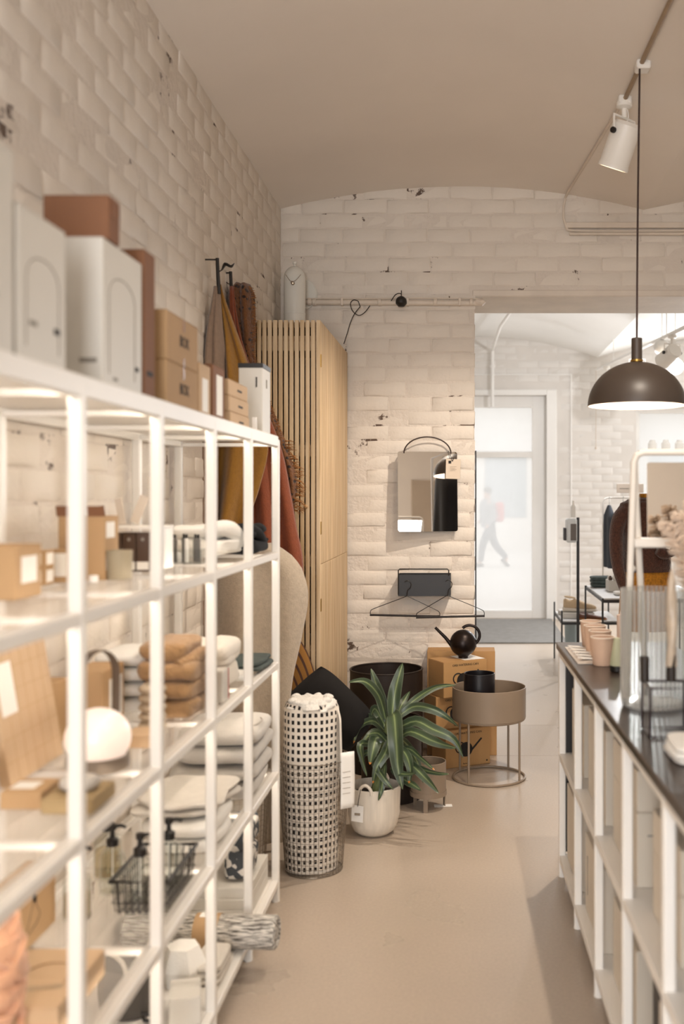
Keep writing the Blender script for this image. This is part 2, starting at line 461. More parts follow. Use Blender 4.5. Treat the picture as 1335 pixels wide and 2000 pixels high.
# shop door: architrave, frame, transom bar, two panes
def veiled_glass(name, veil=0.42, tint='#fbfbfb'):
    m = bpy.data.materials.new(name); m.use_nodes = True; nt = m.node_tree; N, L = nt.nodes, nt.links
    N.remove(N['Principled BSDF']); out = N['Material Output']
    tr_ = N.new('ShaderNodeBsdfTransparent'); tr_.inputs['Color'].default_value = (*lin(tint), 1)
    tl = N.new('ShaderNodeBsdfTranslucent'); tl.inputs['Color'].default_value = (1, 1, 1, 1)
    nz = N.new('ShaderNodeTexNoise'); nz.inputs['Scale'].default_value = 1.5
    mr = N.new('ShaderNodeMapRange'); mr.inputs['To Min'].default_value = veil-.08; mr.inputs['To Max'].default_value = veil+.08
    L.new(nz.outputs['Fac'], mr.inputs['Value'])
    mx = N.new('ShaderNodeMixShader'); L.new(mr.outputs['Result'], mx.inputs['Fac']); L.new(tr_.outputs[0], mx.inputs[1]); L.new(tl.outputs[0], mx.inputs[2])
    gl = N.new('ShaderNodeBsdfGlossy'); gl.inputs['Roughness'].default_value = 0.05
    m2 = N.new('ShaderNodeMixShader'); m2.inputs['Fac'].default_value = 0.0
    L.new(mx.outputs[0], m2.inputs[1]); L.new(gl.outputs[0], m2.inputs[2]); L.new(m2.outputs[0], out.inputs['Surface'])
    return m
M_VEIL = veiled_glass('glare_veil_glass')  # bright glare over the outdoor view, mixed into the panes as white
dy = YF+0.14
dm = MB().box(DX0, DX0+.12, dy-.04, dy+.04, 0, DZ, .004).box(DX1-.17, DX1, dy-.04, dy+.04, 0, DZ, .004).box(DX0+.12, DX1-.17, dy-.04, dy+.04, DZ-.14, DZ, .004)
door = struct('door_1', dm, M_WHITEP, 'tall white glazed shop door with transom')
obj('transom_bar', MB().box(DX0+.12, DX1-.17, dy-.045, dy+.045, 2.03, 2.10, .004), M_WHITEP, door)
obj('bottom_rail', MB().box(DX0+.12, DX1-.17, dy-.035, dy+.035, 0.0, 0.10, .004), M_WHITEP, door)
obj('glass_pane', MB().box(DX0+.12, DX1-.17, dy-.004, dy+.004, 0.10, 2.03), M_VEIL, door)
obj('glass_pane', MB().box(DX0+.12, DX1-.17, dy-.004, dy+.004, 2.10, DZ-.14), M_VEIL, door)
t2 = struct('trim_2', MB().box(DX1, DX1+.126, YF-.03, YF+.02, 0, DZ+.07, .006).box(DX0-.126, DX0, YF-.03, YF+.02, 0, DZ+.07, .006)
            .box(DX0, DX1, YF-.03, YF+.02, DZ, DZ+.07, .006), M_WHITEP, 'white architrave around the shop door')
# outer moulding line of the door surround
struct('trim_3', MB().box(1.32, 1.335, YF-.02, YF+.01, 0, 3.05, .003).box(-.4, 1.335, YF-.02, YF+.01, 3.05, 3.065, .003), M_WHITEP, 'thin raised moulding outlining the door bay')
w1 = window_bars('window_1', WX0, WX1, WZ0, WZ1, YF+0.2, 2, 'large bright shop window in the far wall', 0.07)
obj('glass_pane', MB().box(WX0+.07, WX1-.07, YF+.196, YF+.204, WZ0+.07, WZ1-.07), M_VEIL, w1)
obj('window_shelf', MB().box(WX0+.05, WX1-.05, YF+.03, YF+.16, 2.10, 2.115, .002), M_WHITEP, w1)
obj('window_sill', MB().box(WX0-.05, WX1+.05, YF-.12, YF+.17, WZ0-.04, WZ0, .004), M_WHITEP, w1)
# outdoors
struct('pavement', MB().box(-14, 20, 13.4, 40, -0.12, -0.02), mat('pale_pavement', '#cfcac4', 0.8, var=.06, nscale=.8), 'pale pavement outside the door')
M_FAC = mat('pale_facade', '#dcd8d2', 0.8, var=.04, nscale=.6)
fc = struct('facade', MB().box(-12, 20, 30, 31, -0.02, 4.2), M_FAC, 'pale building front across the street')
M_FWIN = mat('facade_window_glass', '#9aa3a8', 0.3, var=.05)
for i in range(10): obj('pane', MB().box(-9+i*2.4, -7.8+i*2.4, 29.96, 30.02, 0.9, 2.7), M_FWIN, fc)
# ------------------------------------------------------------------ ceiling track, spotlights, pendant
M_TRACK = mat('brown_conduit', '#9c8468', 0.5, var=.12, nscale=10)
def ceil_pt(x, y, drop=0.012): return Vector((x, y, zc(x)-drop))
trk = thing('ceiling_conduit', 'thin conduit running along the vault and down onto the wall above the opening', 'conduit', (0.7, 6.2, 3.2))
inv = Matrix.Translation(-trk.location)
tp = [(0.80, 1.2), (0.772, 3.0), (0.752, 3.9), (0.735, 4.7)]
obj('brown_tube', MB().tube([ceil_pt(x, y) for x, y in tp], .011, 8).xform(inv), M_TRACK, trk)
wz = P(1105, 452, YB).z
p2 = [ceil_pt(.735, 4.7, .008), ceil_pt(.68, 5.5, .008), ceil_pt(.628, 6.2, .01), (0.612, YB-.022, zc(.61)-.05), (0.605, YB-.022, wz+.09), (0.625, YB-.022, wz+.02), (0.66, YB-.022, wz), (0.9, YB-.022, wz-.004), (1.6, YB-.022, wz)]
obj('painted_tube', MB().tube(p2, .008, 8, smooth=4).xform(inv), M_PIPE, trk)
obj('wall_batten', MB().box(0.62, 1.6, YB-.03, YB-.012, wz+.015, wz+.05, .003).xform(inv), M_PIPE, trk)
obj('painted_tube', MB().tube([(0.64, YB-.03, wz-.022), (1.6, YB-.03, wz-.022)], .009, 8).xform(inv), M_PIPE, trk)
for (x, y) in ((.752, 4.33), (.735, 4.72)):
    obj('junction_block', MB().box(-.03, .03, -.035, .035, -.022, .016, .006).xform(inv @ Matrix.Translation(ceil_pt(x, y))), M_WHITE, trk)
M_CAN = mat('white_lamp_housing', '#efeae2', 0.4, var=.02)
M_LENS = mat('lamp_lens', '#fff4e0', 0.3, var=0, emit='#ffe6c4', estr=6)
def spotlight(loc, aim, energy, label, angle=75, color=WARM, group=None, s=1.0, size=.018):
    loc = Vector(loc); t = thing('track_spotlight', label, 'spotlight', loc, 0, group)
    piv = Vector((0, 0, -.14*s)); d = (Vector(aim)-(loc+piv)).normalized()
    q = d.to_track_quat('-Z', 'Y').to_matrix().to_4x4()
    obj('mount', MB().lathe([(.001, 0), (.035*s, 0), (.035*s, -.022*s), (.012*s, -.03*s), (.012*s, -.07*s), (.001, -.07*s)], 20), M_CAN, t)
    side = q @ Vector((1, 0, 0)); side.z = 0; side.normalize()
    y = MB().tube([piv+side*.072*s, piv+side*.072*s+Vector((0, 0, .07*s)), piv-side*.072*s+Vector((0, 0, .07*s)), piv-side*.072*s], .006*s, 8)
    obj('yoke', y, M_CAN, t)
    M = Matrix.Translation(piv) @ q
    body = MB().lathe([(.001, .05*s), (.052*s, .05*s), (.064*s, .035*s), (.066*s, -.13*s), (.069*s, -.135*s), (.069*s, -.15*s), (.06*s, -.15*s), (.058*s, -.10*s), (.001, -.10*s)], 32).xform(M)
    obj('can', body, M_CAN, t)
    obj('lens', MB().lathe([(.001, -.105*s), (.056*s, -.105*s)], 24).xform(M), M_LENS, t)
    for k in (-1, 1): obj('pivot_knob', MB().lathe([(.001, .012*s), (.013*s, .012*s), (.013*s, 0), (.001, 0)], 12).xform(Matrix.Translation(piv+side*.072*s*k) @ (side*k).to_track_quat('Z', 'Y').to_matrix().to_4x4()), M_BLACK, t)
    obj('cable', MB().tube([(0.01, 0, -.02), side*.03+Vector((0, 0, -.05*s)), piv+side*.02+Vector((0, 0, .06*s)), piv-side*.03+Vector((0, 0, .045*s))], .003, 6, smooth=5), M_CAN, t)
    lp = loc+piv+d*.165*s
    add_light('spot_beam', 'SPOT', lp, energy, color, aim, size, angle, .7)
    return t
spotlight(ceil_pt(.735, 4.72, .02), (-.25, 5.75, 0.2), 114, 'white cylindrical track spotlight hanging beside the pendant cable', 95, s=1.05)
spotlight(ceil_pt(.77, 3.1, .02), (-.55, 4.6, 0.1), 65, 'unseen white track spotlight added nearer the viewer on the same conduit', 95)  # extra lamp out of view, added to light shelves and corner
spotlight(ceil_pt(.79, 1.7, .02), (-.2, 3.0, 0.0), 30, 'unseen white track spotlight added closest to the viewer on the conduit', 110)  # another added lamp out of view, lights the near aisle

# pendant lamp
LX, LY = .722, 4.3; LZ = 1.932
pl = thing('pendant_lamp', 'dark dome pendant lamp hanging on a long cable over the counter', 'lamp', (LX, LY, LZ))
M_DOME = mat('dark_brown_lacquer', '#40362f', 0.42, var=.05, nscale=6)
M_DIN = mat('pale_lamp_inside', '#f1e2d4', 0.5, var=0)
R = .205
prof = [(R*math.cos(a), .185*math.sin(a)) for a in [PI/2*i/18 for i in range(18)]]
outer = [(R, 0.0)]+prof+[(.022, .186)]
obj('dome', MB().lathe(outer, 64), M_DOME, pl)
obj('dome_lining', MB().lathe([(r*.985, z*.985) for r, z in outer[1:]], 64), M_DIN, pl)
obj('brass_collar', MB().lathe([(.024, .184), (.026, .186), (.026, .194), (.02, .194)], 24), mat('brass', '#b08d4a', .3, 1.0, var=0), pl)
obj('socket_tube', MB().lathe([(.001, .285), (.021, .285), (.0225, .283), (.0225, .192), (.001, .192)], 32), M_DOME, pl)
obj('cable', MB().tube([(0, 0, .28), (.004, 0, .8), (.014, .01, zc(LX)-LZ-.03)], .0042, 8, smooth=6), mat('dark_red_cable', '#35201a', .7, var=.05), pl)
obj('bulb', MB().sup((0, 0, .1), .035, .035, .035, 1, 1, 16, 10), mat('frosted_bulb', '#fff2e0', .4, var=0, emit='#ffe2bd', estr=5), pl)
add_light('pendant_glow', 'POINT', (LX, LY, LZ+.05), 4, WARM, size=.04)

# ------------------------------------------------------------------ pipe and fittings on the wall with the opening
pz = P(700, 592, YB).z
pt = thing('wall_pipe', 'white painted pipe running across the brick above the mirror', 'pipe', (-.4, YB-.03, pz))
obj('tube', MB().tube([(-.57, 0, .0), (.49, 0, -.006)], .017, 16), M_PIPE, pt)
obj('tube', MB().tube([(-.57, -.004, .022), (-.2, -.006, .021), (.15, -.005, .024), (.49, -.004, .02)], .004, 8), M_PIPE, pt)
for x in (-.55, -.52, -.12, .22, .44): obj('coupling', MB().lathe([(.019, -.012), (.0225, -.008), (.0225, .008), (.019, .012)], 16).xform(Matrix.Translation((x, 0, 0)) @ Matrix.Rotation(PI/2, 4, 'Y')), M_PIPE, pt)
obj('end_stub', MB().tube([(.47, 0, 0), (.505, -.01, -.004), (.52, -.012, .006)], [.02, .022, .014], 10), M_PIPE, pt)
for x in (-.35, .05, .37): obj('pipe_clip', MB().box(x-.008, x+.008, -.02, .03, -.022, .026, .003), M_PIPE, pt)
# flue
fx = P(574, 560, 6.08)
fl = thing('flue_cylinder', 'white enamel domed cylinder standing above the slatted cabinet', 'flue', (fx.x, 6.1, 2.43))
M_ENAM = mat('white_enamel', '#e6e4dc', 0.18, var=.02, nscale=3, coat=.5)
h = P(574, 520, 6.1).z-2.43
obj('cylinder', MB().lathe([(.001, 0), (.064, 0), (.064, h-.075)]+[(.064*math.cos(a), h-.075+.075*math.sin(a)) for a in [PI/2*i/8 for i in range(1, 8)]]+[(.001, h)], 36), M_ENAM, fl)
obj('top_knob', MB().lathe([(.006, h-.004), (.006, h+.01), (.012, h+.014), (.012, h+.026), (.001, h+.03)], 14), M_ENAM, fl)
obj('seam_band', MB().lathe([(.0643, .2), (.0655, .203), (.0655, .207), (.0643, .21)], 36), M_ENAM, fl)
obj('wall_rosette', MB().lathe([(.001, 0), (.098, 0), (.098, .008), (.09, .016), (.001, .016)], 36).xform(Matrix.Translation((.01, .192, h-.13)) @ Matrix.Rotation(PI/2, 4, 'X')), M_ENAM, fl)
obj('front_knob', MB().lathe([(.001, .028), (.009, .026), (.011, .018), (.005, .012), (.012, 0), (.001, 0)], 14).xform(Matrix.Translation((0, -.062, h-.115)) @ Matrix.Rotation(PI/2, 4, 'X')), mat('worn_chrome', '#a89a88', .3, .8, var=.1), fl)
obj('chain', MB().tube([(-.045, -.05, h-.06), (-.02, -.066, h-.095), (0, -.07, h-.105), (.02, -.066, h-.095), (.045, -.05, h-.06)], .0016, 5, smooth=4), mat('worn_chrome', '#a89a88'), fl)
# ball lamp on the pipe
bp = P(783, 589, YB-.07)
bl = thing('ball_spot', 'small round black wall lamp sitting on the painted pipe', 'lamp', tuple(bp))
obj('ball', MB().lathe([(.001, -.031), (.018, -.031), (.0335, -.012)]+[(.0335*math.cos(a), .0335*math.sin(a)) for a in [PI/2*i/10 for i in range(0, 10)]]+[(.001, .0335)], 28), M_BLACK, bl)
obj('clamp', MB().tube([(0, 0, .03), (0, .04, .03)], .007, 8), M_BLACK, bl)
obj('pin', MB().tube([(.001, 0, .03), (.001, 0, .068)], .003, 6), M_BLACK, bl)
obj('cable', MB().tube([(0, 0, .045), (-.012, 0, .05), (-.035, .01, .044), (-.055, .02, .02), (-.066, .03, .002)], .0028, 6, smooth=5), M_BLACK, bl)
# loose black cable
cp = [(722, 597), (712, 610), (700, 616), (688, 607), (684, 593), (690, 586), (699, 588)]
cd = MB().tube([P(x, y, YB-.055) for x, y in cp], .0028, 6, smooth=6)
cd.tube([P(x, y, YB-.05) for x, y in [(703, 599), (692, 613), (684, 630), (678, 650), (671, 672)]], .0028, 6, smooth=6)
cd.tube([P(699, 588, YB-.055), P(703, 599, YB-.05)], .0028, 6)
tag(obj('loose_cable', cd, M_BLACK), 'loose looping black cable hanging over the painted pipe', 'cable')

# ------------------------------------------------------------------ mirror with strap, tag
mc = P(835, 960, 6.235)
mr = thing('wall_mirror', 'rectangular frameless wall mirror hanging from a dark hoop', 'mirror', tuple(mc), math.radians(10.7))
hw, hh = .183, .243
def rrect(w, h, r, n=6):
    pts = []
    for cx, cy, a0 in ((w-r, h-r, 0), (-w+r, h-r, PI/2), (-w+r, -h+r, PI), (w-r, -h+r, 3*PI/2)):
        for i in range(n+1): pts.append((cx+r*math.cos(a0+PI/2*i/n), cy+r*math.sin(a0+PI/2*i/n)))
    return pts
def plate(w, h, r, t):
    ps = rrect(w, h, r); n = len(ps); m = MB()
    return m.add([(x, 0, z) for x, z in ps]+[(x, t, z) for x, z in ps], [tuple(range(n)), tuple(range(n, 2*n))[::-1]]+[(i, (i+1) % n, n+(i+1) % n, n+i) for i in range(n)])
tilt = Matrix.Rotation(math.radians(-3.0), 4, 'X')
obj('mirror_glass', plate(hw, hh, .014, .004).xform(tilt), mat('silvered_glass', '#f3f1ee', .01, 1.0, var=0), mr, smooth=0)
obj('backing', plate(hw-.004, hh-.004, .014, .012).xform(tilt @ Matrix.Translation((0, .0045, 0))), M_BLACK, mr, smooth=0)
obj('hoop', MB().tube([Vector((.145*math.cos(a), .012, hh-.01+.1*math.sin(a))) for a in [PI*i/20 for i in range(21)]], .0042, 8), mat('dark_brown_steel', '#33231c', .45, var=.05), mr)
M_TAGC = mat('tag_card', '#d9c9b6', .75, var=.03); M_STR = mat('dark_string', '#221a22', .8, var=0)
tg = obj('price_tag', MB().box(-.045, .045, -.0008, .0008, -.12, 0).xform(Matrix.Translation((.155, -.012, hh-.045)) @ Matrix.Rotation(math.radians(1.5), 4, 'Y')), M_TAGC, mr)
obj('tag_print', MB().box(.125, .142, -.0142, -.0132, hh-.072, hh-.055), M_INK, tg)
for k in range(4): obj('tag_print', MB().box(.135, .135+.04-.008*(k % 2), -.0142, -.0132, hh-.092-.008*k, hh-.0905-.008*k), mat('grey_print', '#9b8d7c', .8, var=0), tg)
obj('string', MB().tube([(.128, .0, hh+.004), (.137, -.012, hh-.02), (.146, -.015, hh-.055), (.156, -.016, hh-.04), (.15, -.016, hh-.06)], .0016, 5, smooth=5), M_STR, mr)

# ------------------------------------------------------------------ wall box and hangers
bx0, bx1 = P(778, 1140, 6.2).x, P(880, 1140, 6.2).x
bz0, bz1 = P(800, 1164, 6.16).z, P(800, 1122, 6.16).z
wbx = thing('wall_box', 'black metal wall box with a wire handle above the hangers', 'wall box', ((bx0+bx1)/2, 6.285, bz0))
w2 = (bx1-bx0)/2; hz = bz1-bz0; t_ = .003
m = MB().box(-w2, w2, -.14, -.14+t_, 0, hz, .0008).box(-w2, w2, -t_, 0, 0, hz, .0008).box(-w2, w2, -.14+t_, -t_, 0, t_)
m.box(-w2, -w2+t_, -.14+t_, -t_, t_, hz).box(w2-t_, w2, -.14+t_, -t_, t_, hz)
obj('box', m, M_BLACK, wbx)
hp = [(-w2+.002, -.144, .01), (-w2+.002, -.144, hz+.026), (-w2+.01, -.144, hz+.034), (w2-.02, -.144, hz+.034), (w2-.012, -.144, hz+.026), (w2-.012, -.144, hz-.006)]
obj('wire_handle', MB().tube(hp, .0035, 8), M_BLACK, wbx)
obj('wall_plate', MB().box(-.03, .03, -.001, .004, .03, hz-.02), M_BLACK, wbx)
def hanger(name_label, barA, barB, hook, Y):
    a, b = P(*barA, Y), P(*barB, Y); c = P(*hook, Y); base = (a+b)/2
    t = thing('clothes_hanger', name_label, 'hanger', tuple(base), 0, 'wire hangers below the wall box')
    a, b, c = a-base, b-base, c-base
    obj('bar', MB().tube([a, b], .0065, 10), mat('black_stained_wood', '#1d1512', .5, var=.1, nscale=20, stretch=(4, 20, 20)), t)
    wl_ = [a+Vector((.004, 0, 0)), a+Vector((.004, 0, .022)), a+Vector((.03, 0, .04)), c+Vector((-.02, 0, -.012)), c]
    wr_ = [b-Vector((.004, 0, 0)), b+Vector((-.004, 0, .022)), b+Vector((-.03, 0, .042)), c+Vector((.02, 0, -.012)), c]
    obj('shoulder_wire', MB().tube(wl_, .0024, 6, smooth=5), M_BLACK, t)
    obj('shoulder_wire', MB().tube(wr_, .0024, 6, smooth=5), M_BLACK, t)
    hk = [c, c+Vector((.004, 0, .03)), c+Vector((.02, .0, .045)), c+Vector((.024, 0, .07)), c+Vector((.006, 0, .088)), c+Vector((-.014, 0, .08))]
    obj('hook', MB().tube(hk, .0026, 6, smooth=6), M_BLACK, t)
hanger('black wire hanger whose bar reaches over the bricks near the cabinet', (722, 1201), (859, 1204), (794, 1163), 6.12)
hanger('black wire hanger whose bar sticks out past the wall corner', (812, 1206), (946, 1203), (874, 1162), 6.04)
# ------------------------------------------------------------------ white shelving along the left wall
SX, SB = -.711, -1.112                # front and back faces of the posts
SY = [0.92, 1.42, 1.916, 2.414, 2.93, 3.432, 3.93]
SZ = [.09, .505, .925, 1.345, 1.772]  # top faces of the shelves
pw = .028
sh = thing('shelving_unit', 'long white metal shelving unit along the brick wall', 'shelving', (-.9, 2.4, 0))
si = Matrix.Translation((.9, -2.4, 0))
for y in SY:
    for x in (SX-pw, SB):
        obj('post', MB().box(x, x+pw, y-pw/2, y+pw/2, 0, SZ[-1]+.0, .004).xform(si), M_WHITE, sh)
M_PANEL = mat('white_shelf_board', '#efeae3', .35, var=.015)
def milk_glass():
    m = bpy.data.materials.new('milky_shelf_glass'); m.use_nodes = True; nt = m.node_tree; N, L = nt.nodes, nt.links
    b = N['Principled BSDF']; b.inputs['Base Color'].default_value = (*lin('#f1ede7'), 1); b.inputs['Roughness'].default_value = .12
    t_ = N.new('ShaderNodeBsdfTransparent'); x_ = N.new('ShaderNodeMixShader'); x_.inputs['Fac'].default_value = .2
    L.new(t_.outputs[0], x_.inputs[1]); L.new(b.outputs[0], x_.inputs[2]); L.new(x_.outputs[0], N['Material Output'].inputs['Surface']); return m
M_MILK = milk_glass()
M_LED = mat('led_strip', '#ffffff', .4, var=0, emit='#fff1de', estr=18)
for k, z in enumerate(SZ):
    top = k == len(SZ)-1
    for x in (SX-pw, SB): obj('rail', MB().box(x+.001, x+pw-.001, SY[0]+pw/2, SY[-1]-pw/2, z-.03, z-.004 if not top else z+.012, .003).xform(si), M_WHITE, sh)
    for y in SY: obj('cross_rail', MB().box(SB+pw, SX-pw, y-.011, y+.011, z-.028, z-.014, .002).xform(si), M_WHITE, sh)
    obj('shelf_board', MB().box(SB+.003, SX-pw+.002, SY[0], SY[-1]+.01, z-.009, z, .0015).xform(si), M_PANEL if k in (0, 4) else M_MILK, sh, smooth=0)
    if k > 0:
        obj('led_shield', MB().box(SX-pw-.014, SX-pw+.0008, SY[0], SY[-1], z-.0133, z-.0095).xform(si), M_WHITE, sh)  # cover added to hide the glowing strips from above
        for i in range(len(SY)-1):
            obj('led_strip', MB().box(SX-pw-.004, SX-pw+.0005, SY[i]+.02, SY[i+1]-.02, z-.028, z-.0135).xform(si), M_LED, sh)
for y in SY: obj('foot', MB().lathe([(.001, 0), (.016, 0), (.016, .006), (.001, .006)], 12).xform(si @ Matrix.Translation((SX-pw/2, y, .0))), M_WHITE, sh)

# ------------------------------------------------------------------ cartons
M_KRAFT = mat('kraft_board', '#b3926b', .75, var=.05, nscale=6, bump=.08, bscale=90)
M_KRAFTD = mat('brown_carton', '#7f563b', .75, var=.06, nscale=6)
M_KRAFTL = mat('light_kraft', '#c6a988', .75, var=.05, nscale=6)
M_CARDW = mat('white_carton', '#d3cfc7', .5, var=.02, nscale=4)
M_PAPER = mat('white_paper_label', '#f3f0ea', .6, var=.01)
M_TAPE = mat('brown_packing_tape', '#7a4a2a', .3, var=.05)
M_GREYP = mat('grey_print_line', '#8e8880', .8, var=0)
def carton(label, x0, x1, y0, y1, z0, z1, m=None, rot=0.0, labels=(), tape=None, group=None, name='carton', cat='box', prints=(), lid=None):
    """closed box with flap seam; labels/prints: (face, u, v, w, h[, material]) in box-face fractions"""
    m = m or M_KRAFT
    cx, cy = (x0+x1)/2, (y0+y1)/2; a, b, h = (x1-x0)/2, (y1-y0)/2, z1-z0
    t = thing(name, label, cat, (cx, cy, z0), rot, group)
    c = min(.0025, h*.05)
    obj('body', MB().box(-a, a, -b, b, 0, h, c), m, t)
    obj('flap', MB().box(-a+.001, a-.001, -b+.001, -.0008, h-.0005, h+.0012).box(-a+.001, a-.001, .0008, b-.001, h-.0005, h+.0012), m, t)
    def on(face, u, v, w, hh_, mm, nm, e=.0008):
        q = MB()
        if face == 'front': q.box(-a+2*a*(u-w/2), -a+2*a*(u+w/2), -b-e, -b+.0002, h*(v-hh_/2), h*(v+hh_/2))
        elif face == 'aisle': q.box(a-.0002, a+e, -b+2*b*(u-w/2), -b+2*b*(u+w/2), h*(v-hh_/2), h*(v+hh_/2))
        elif face == 'left': q.box(-a-e, -a+.0002, -b+2*b*(u-w/2), -b+2*b*(u+w/2), h*(v-hh_/2), h*(v+hh_/2))
        else: q.box(-a+2*a*(u-w/2), -a+2*a*(u+w/2), -b+2*b*(v-hh_/2), -b+2*b*(v+hh_/2), h+.001, h+.0012+e)
        return obj(nm, q, mm, t)
    for L_ in labels: on(*L_[:5], L_[5] if len(L_) > 5 else M_PAPER, 'paper_label')
    for L_ in prints: on(*L_[:5], L_[5] if len(L_) > 5 else M_INK, 'print', .0012)
    if tape:
        tz = min(.05, h*.4)
        obj('tape', MB().box(-a-.0006, -a, -.02, .02, h-tz, h).box(a, a+.0006, -.02, .02, h-tz, h).box(-a, a, -.02, .02, h+.001, h+.0018) if tape == 'x' else
            MB().box(-.02, .02, -b-.0006, -b, h-tz, h).box(-.02, .02, b, b+.0006, h-tz, h).box(-.02, .02, -b, b, h+.001, h+.0018), M_TAPE, t)
    if lid: obj('lid', MB().box(-a-.002, a+.002, -b-.002, b+.002, h-lid[0], h+.003, .001), lid[1], t)
    return t
TZ = SZ[-1]+.001
FXX = -.742
def door_print(t, a, b, z0, z1):
    """line drawing of an arched frame, printed on the aisle side"""
    pts = [(b[0], z0), (b[0], z1-.04)]+[((b[0]+b[1])/2-(b[1]-b[0])/2*math.cos(PI*i/8), z1-.04+.04*math.sin(PI*i/8)) for i in range(1, 8)]+[(b[1], z1-.04), (b[1], z0)]
    obj('print', MB().tube([(a+.0004, y, z) for y, z in pts], .0011, 4), M_GREYP, t)
b1 = carton('tall white carton at the near end of the top shelf', -1.04, FXX, 1.40, 1.685, TZ, 2.124, M_CARDW, prints=(('aisle', .2, .45, .25, .05, M_GREYP), ('aisle', .72, .3, .12, .03, M_INK)), tape='y')
b2 = carton('white carton between the tall near carton and the arch-printed one', -1.03, FXX, 1.70, 1.905, TZ, 2.046, M_CARDW, prints=(('aisle', .8, .3, .12, .04, M_INK), ('aisle', .3, .3, .15, .03, M_GREYP)), tape='y')
b3 = carton('white carton printed with an arched line drawing on the top shelf', -1.04, FXX, 2.10, 2.355, TZ, 2.088, M_CARDW, prints=(('aisle', .85, .22, .1, .03, M_INK), ('front', .9, .2, .12, .03, M_GREYP), ('aisle', .3, .1, .1, .02, M_GREYP)), tape='y')
door_print(b3, .149, (-.09, .075), .04, .25); door_print(b2, .144, (-.07, .07), .04, .2)
carton('small dark brown carton lying on top of the white cartons', -.875, -.739, 2.125, 2.195, 2.0905, 2.181, M_KRAFTD, tape='x')
carton('narrow brown carton standing behind the arch-printed white one', -1.0, FXX, 2.372, 2.455, TZ, 2.128, M_KRAFTD, prints=(('aisle', .5, .2, .5, .03, M_INK),))
for k in range(2):
    o = carton(('lower', 'upper')[k]+' of two stacked kraft cartons on the top shelf', -1.03, FXX, 2.55, 2.85, TZ+.125*k, TZ+.125*k+.1235, M_KRAFT,
               prints=(('aisle', .52, .86, .035, .26, M_TAPE), ('aisle', .52, .08, .035, .16, M_TAPE)))
    tm = text_mesh('BOX', .042); tm.materials.append(M_INK)
    obj('print', tm, None, o, (.1442+.001, .01, .062), FACE['aisle'])
carton('kraft box with a tall white label beside the stacked cartons', -.9, FXX, 2.868, 2.99, TZ, 1.93, M_KRAFTL, labels=(('aisle', .5, .45, .5, .6),))
carton('narrow brown box with a white label strip on the top shelf', -.92, FXX, 3.02, 3.165, TZ, 1.945, M_KRAFTD, labels=(('aisle', .55, .5, .5, .7),))
for k in range(3):
    carton(['bottom', 'middle', 'top'][k]+' of three flat kraft drawer boxes near the shelf end', -.9, FXX-.003*k, 3.25, 3.53, TZ+.052*k, TZ+.052*k+.0505, M_KRAFTL, prints=(('aisle', .55, .5, .22, .12, M_INK),))
carton('slim grey carton with a black lid behind the drawer boxes', -1.05, -.925, 3.28, 3.48, TZ, 2.03, M_CARDW, lid=(.012, M_BLACK))
carton('tall white carton with a black lid at the far shelf end', -.83, FXX, 3.76, 3.91, TZ, 2.04, M_CARDW, lid=(.014, M_BLACK), prints=(('aisle', .5, .75, .12, .12, M_GREYP), ('front', .75, .75, .06, .14, M_INK)))
tag(obj('shelf_end_clip', MB().box(-.008, .008, -.004, .004, 0, .06, .001).box(-.006, .006, -.02, .004, 0, .004), M_WHITE, None, (SX-pw-.004, 3.62, TZ)), 'small white upright card clip on the top shelf edge', 'clip')
# ------------------------------------------------------------------ goods on the shelving
Z2, Z3, Z4, Z5 = SZ[3]+.001, SZ[2]+.001, SZ[1]+.001, SZ[0]+.001
M_CREAM = mat('cream_wool', '#ece5da', .95, var=.04, nscale=20, bump=.35, bscale=160, sheen=.3)
M_WHITEC = mat('white_cotton', '#f1eee8', .95, var=.02, nscale=15, bump=.25, bscale=200, sheen=.2)
M_GREYC = mat('pale_grey_wool', '#c3beb7', .95, var=.05, nscale=25, bump=.3, bscale=200, sheen=.3)
M_LINEN = mat('grey_linen', '#d3cdc4', .95, var=.05, nscale=30, bump=.2, bscale=200)
M_TAN = mat('tan_knit', '#a8845c', .95, var=.12, nscale=40, bump=.8, bscale=110, sheen=.3)
M_NAVY = mat('black_navy_cotton', '#15161a', .95, var=.15, nscale=20, bump=.2, bscale=120)
M_GREEN = mat('grey_green_cotton', '#4c5654', .95, var=.25, nscale=25, bump=.2, bscale=120)
M_TAUPE = mat('taupe_ceramic', '#a2967f', .55, var=.04)
M_DBOX = mat('dark_brown_box', '#4f3b2f', .5, var=.06)
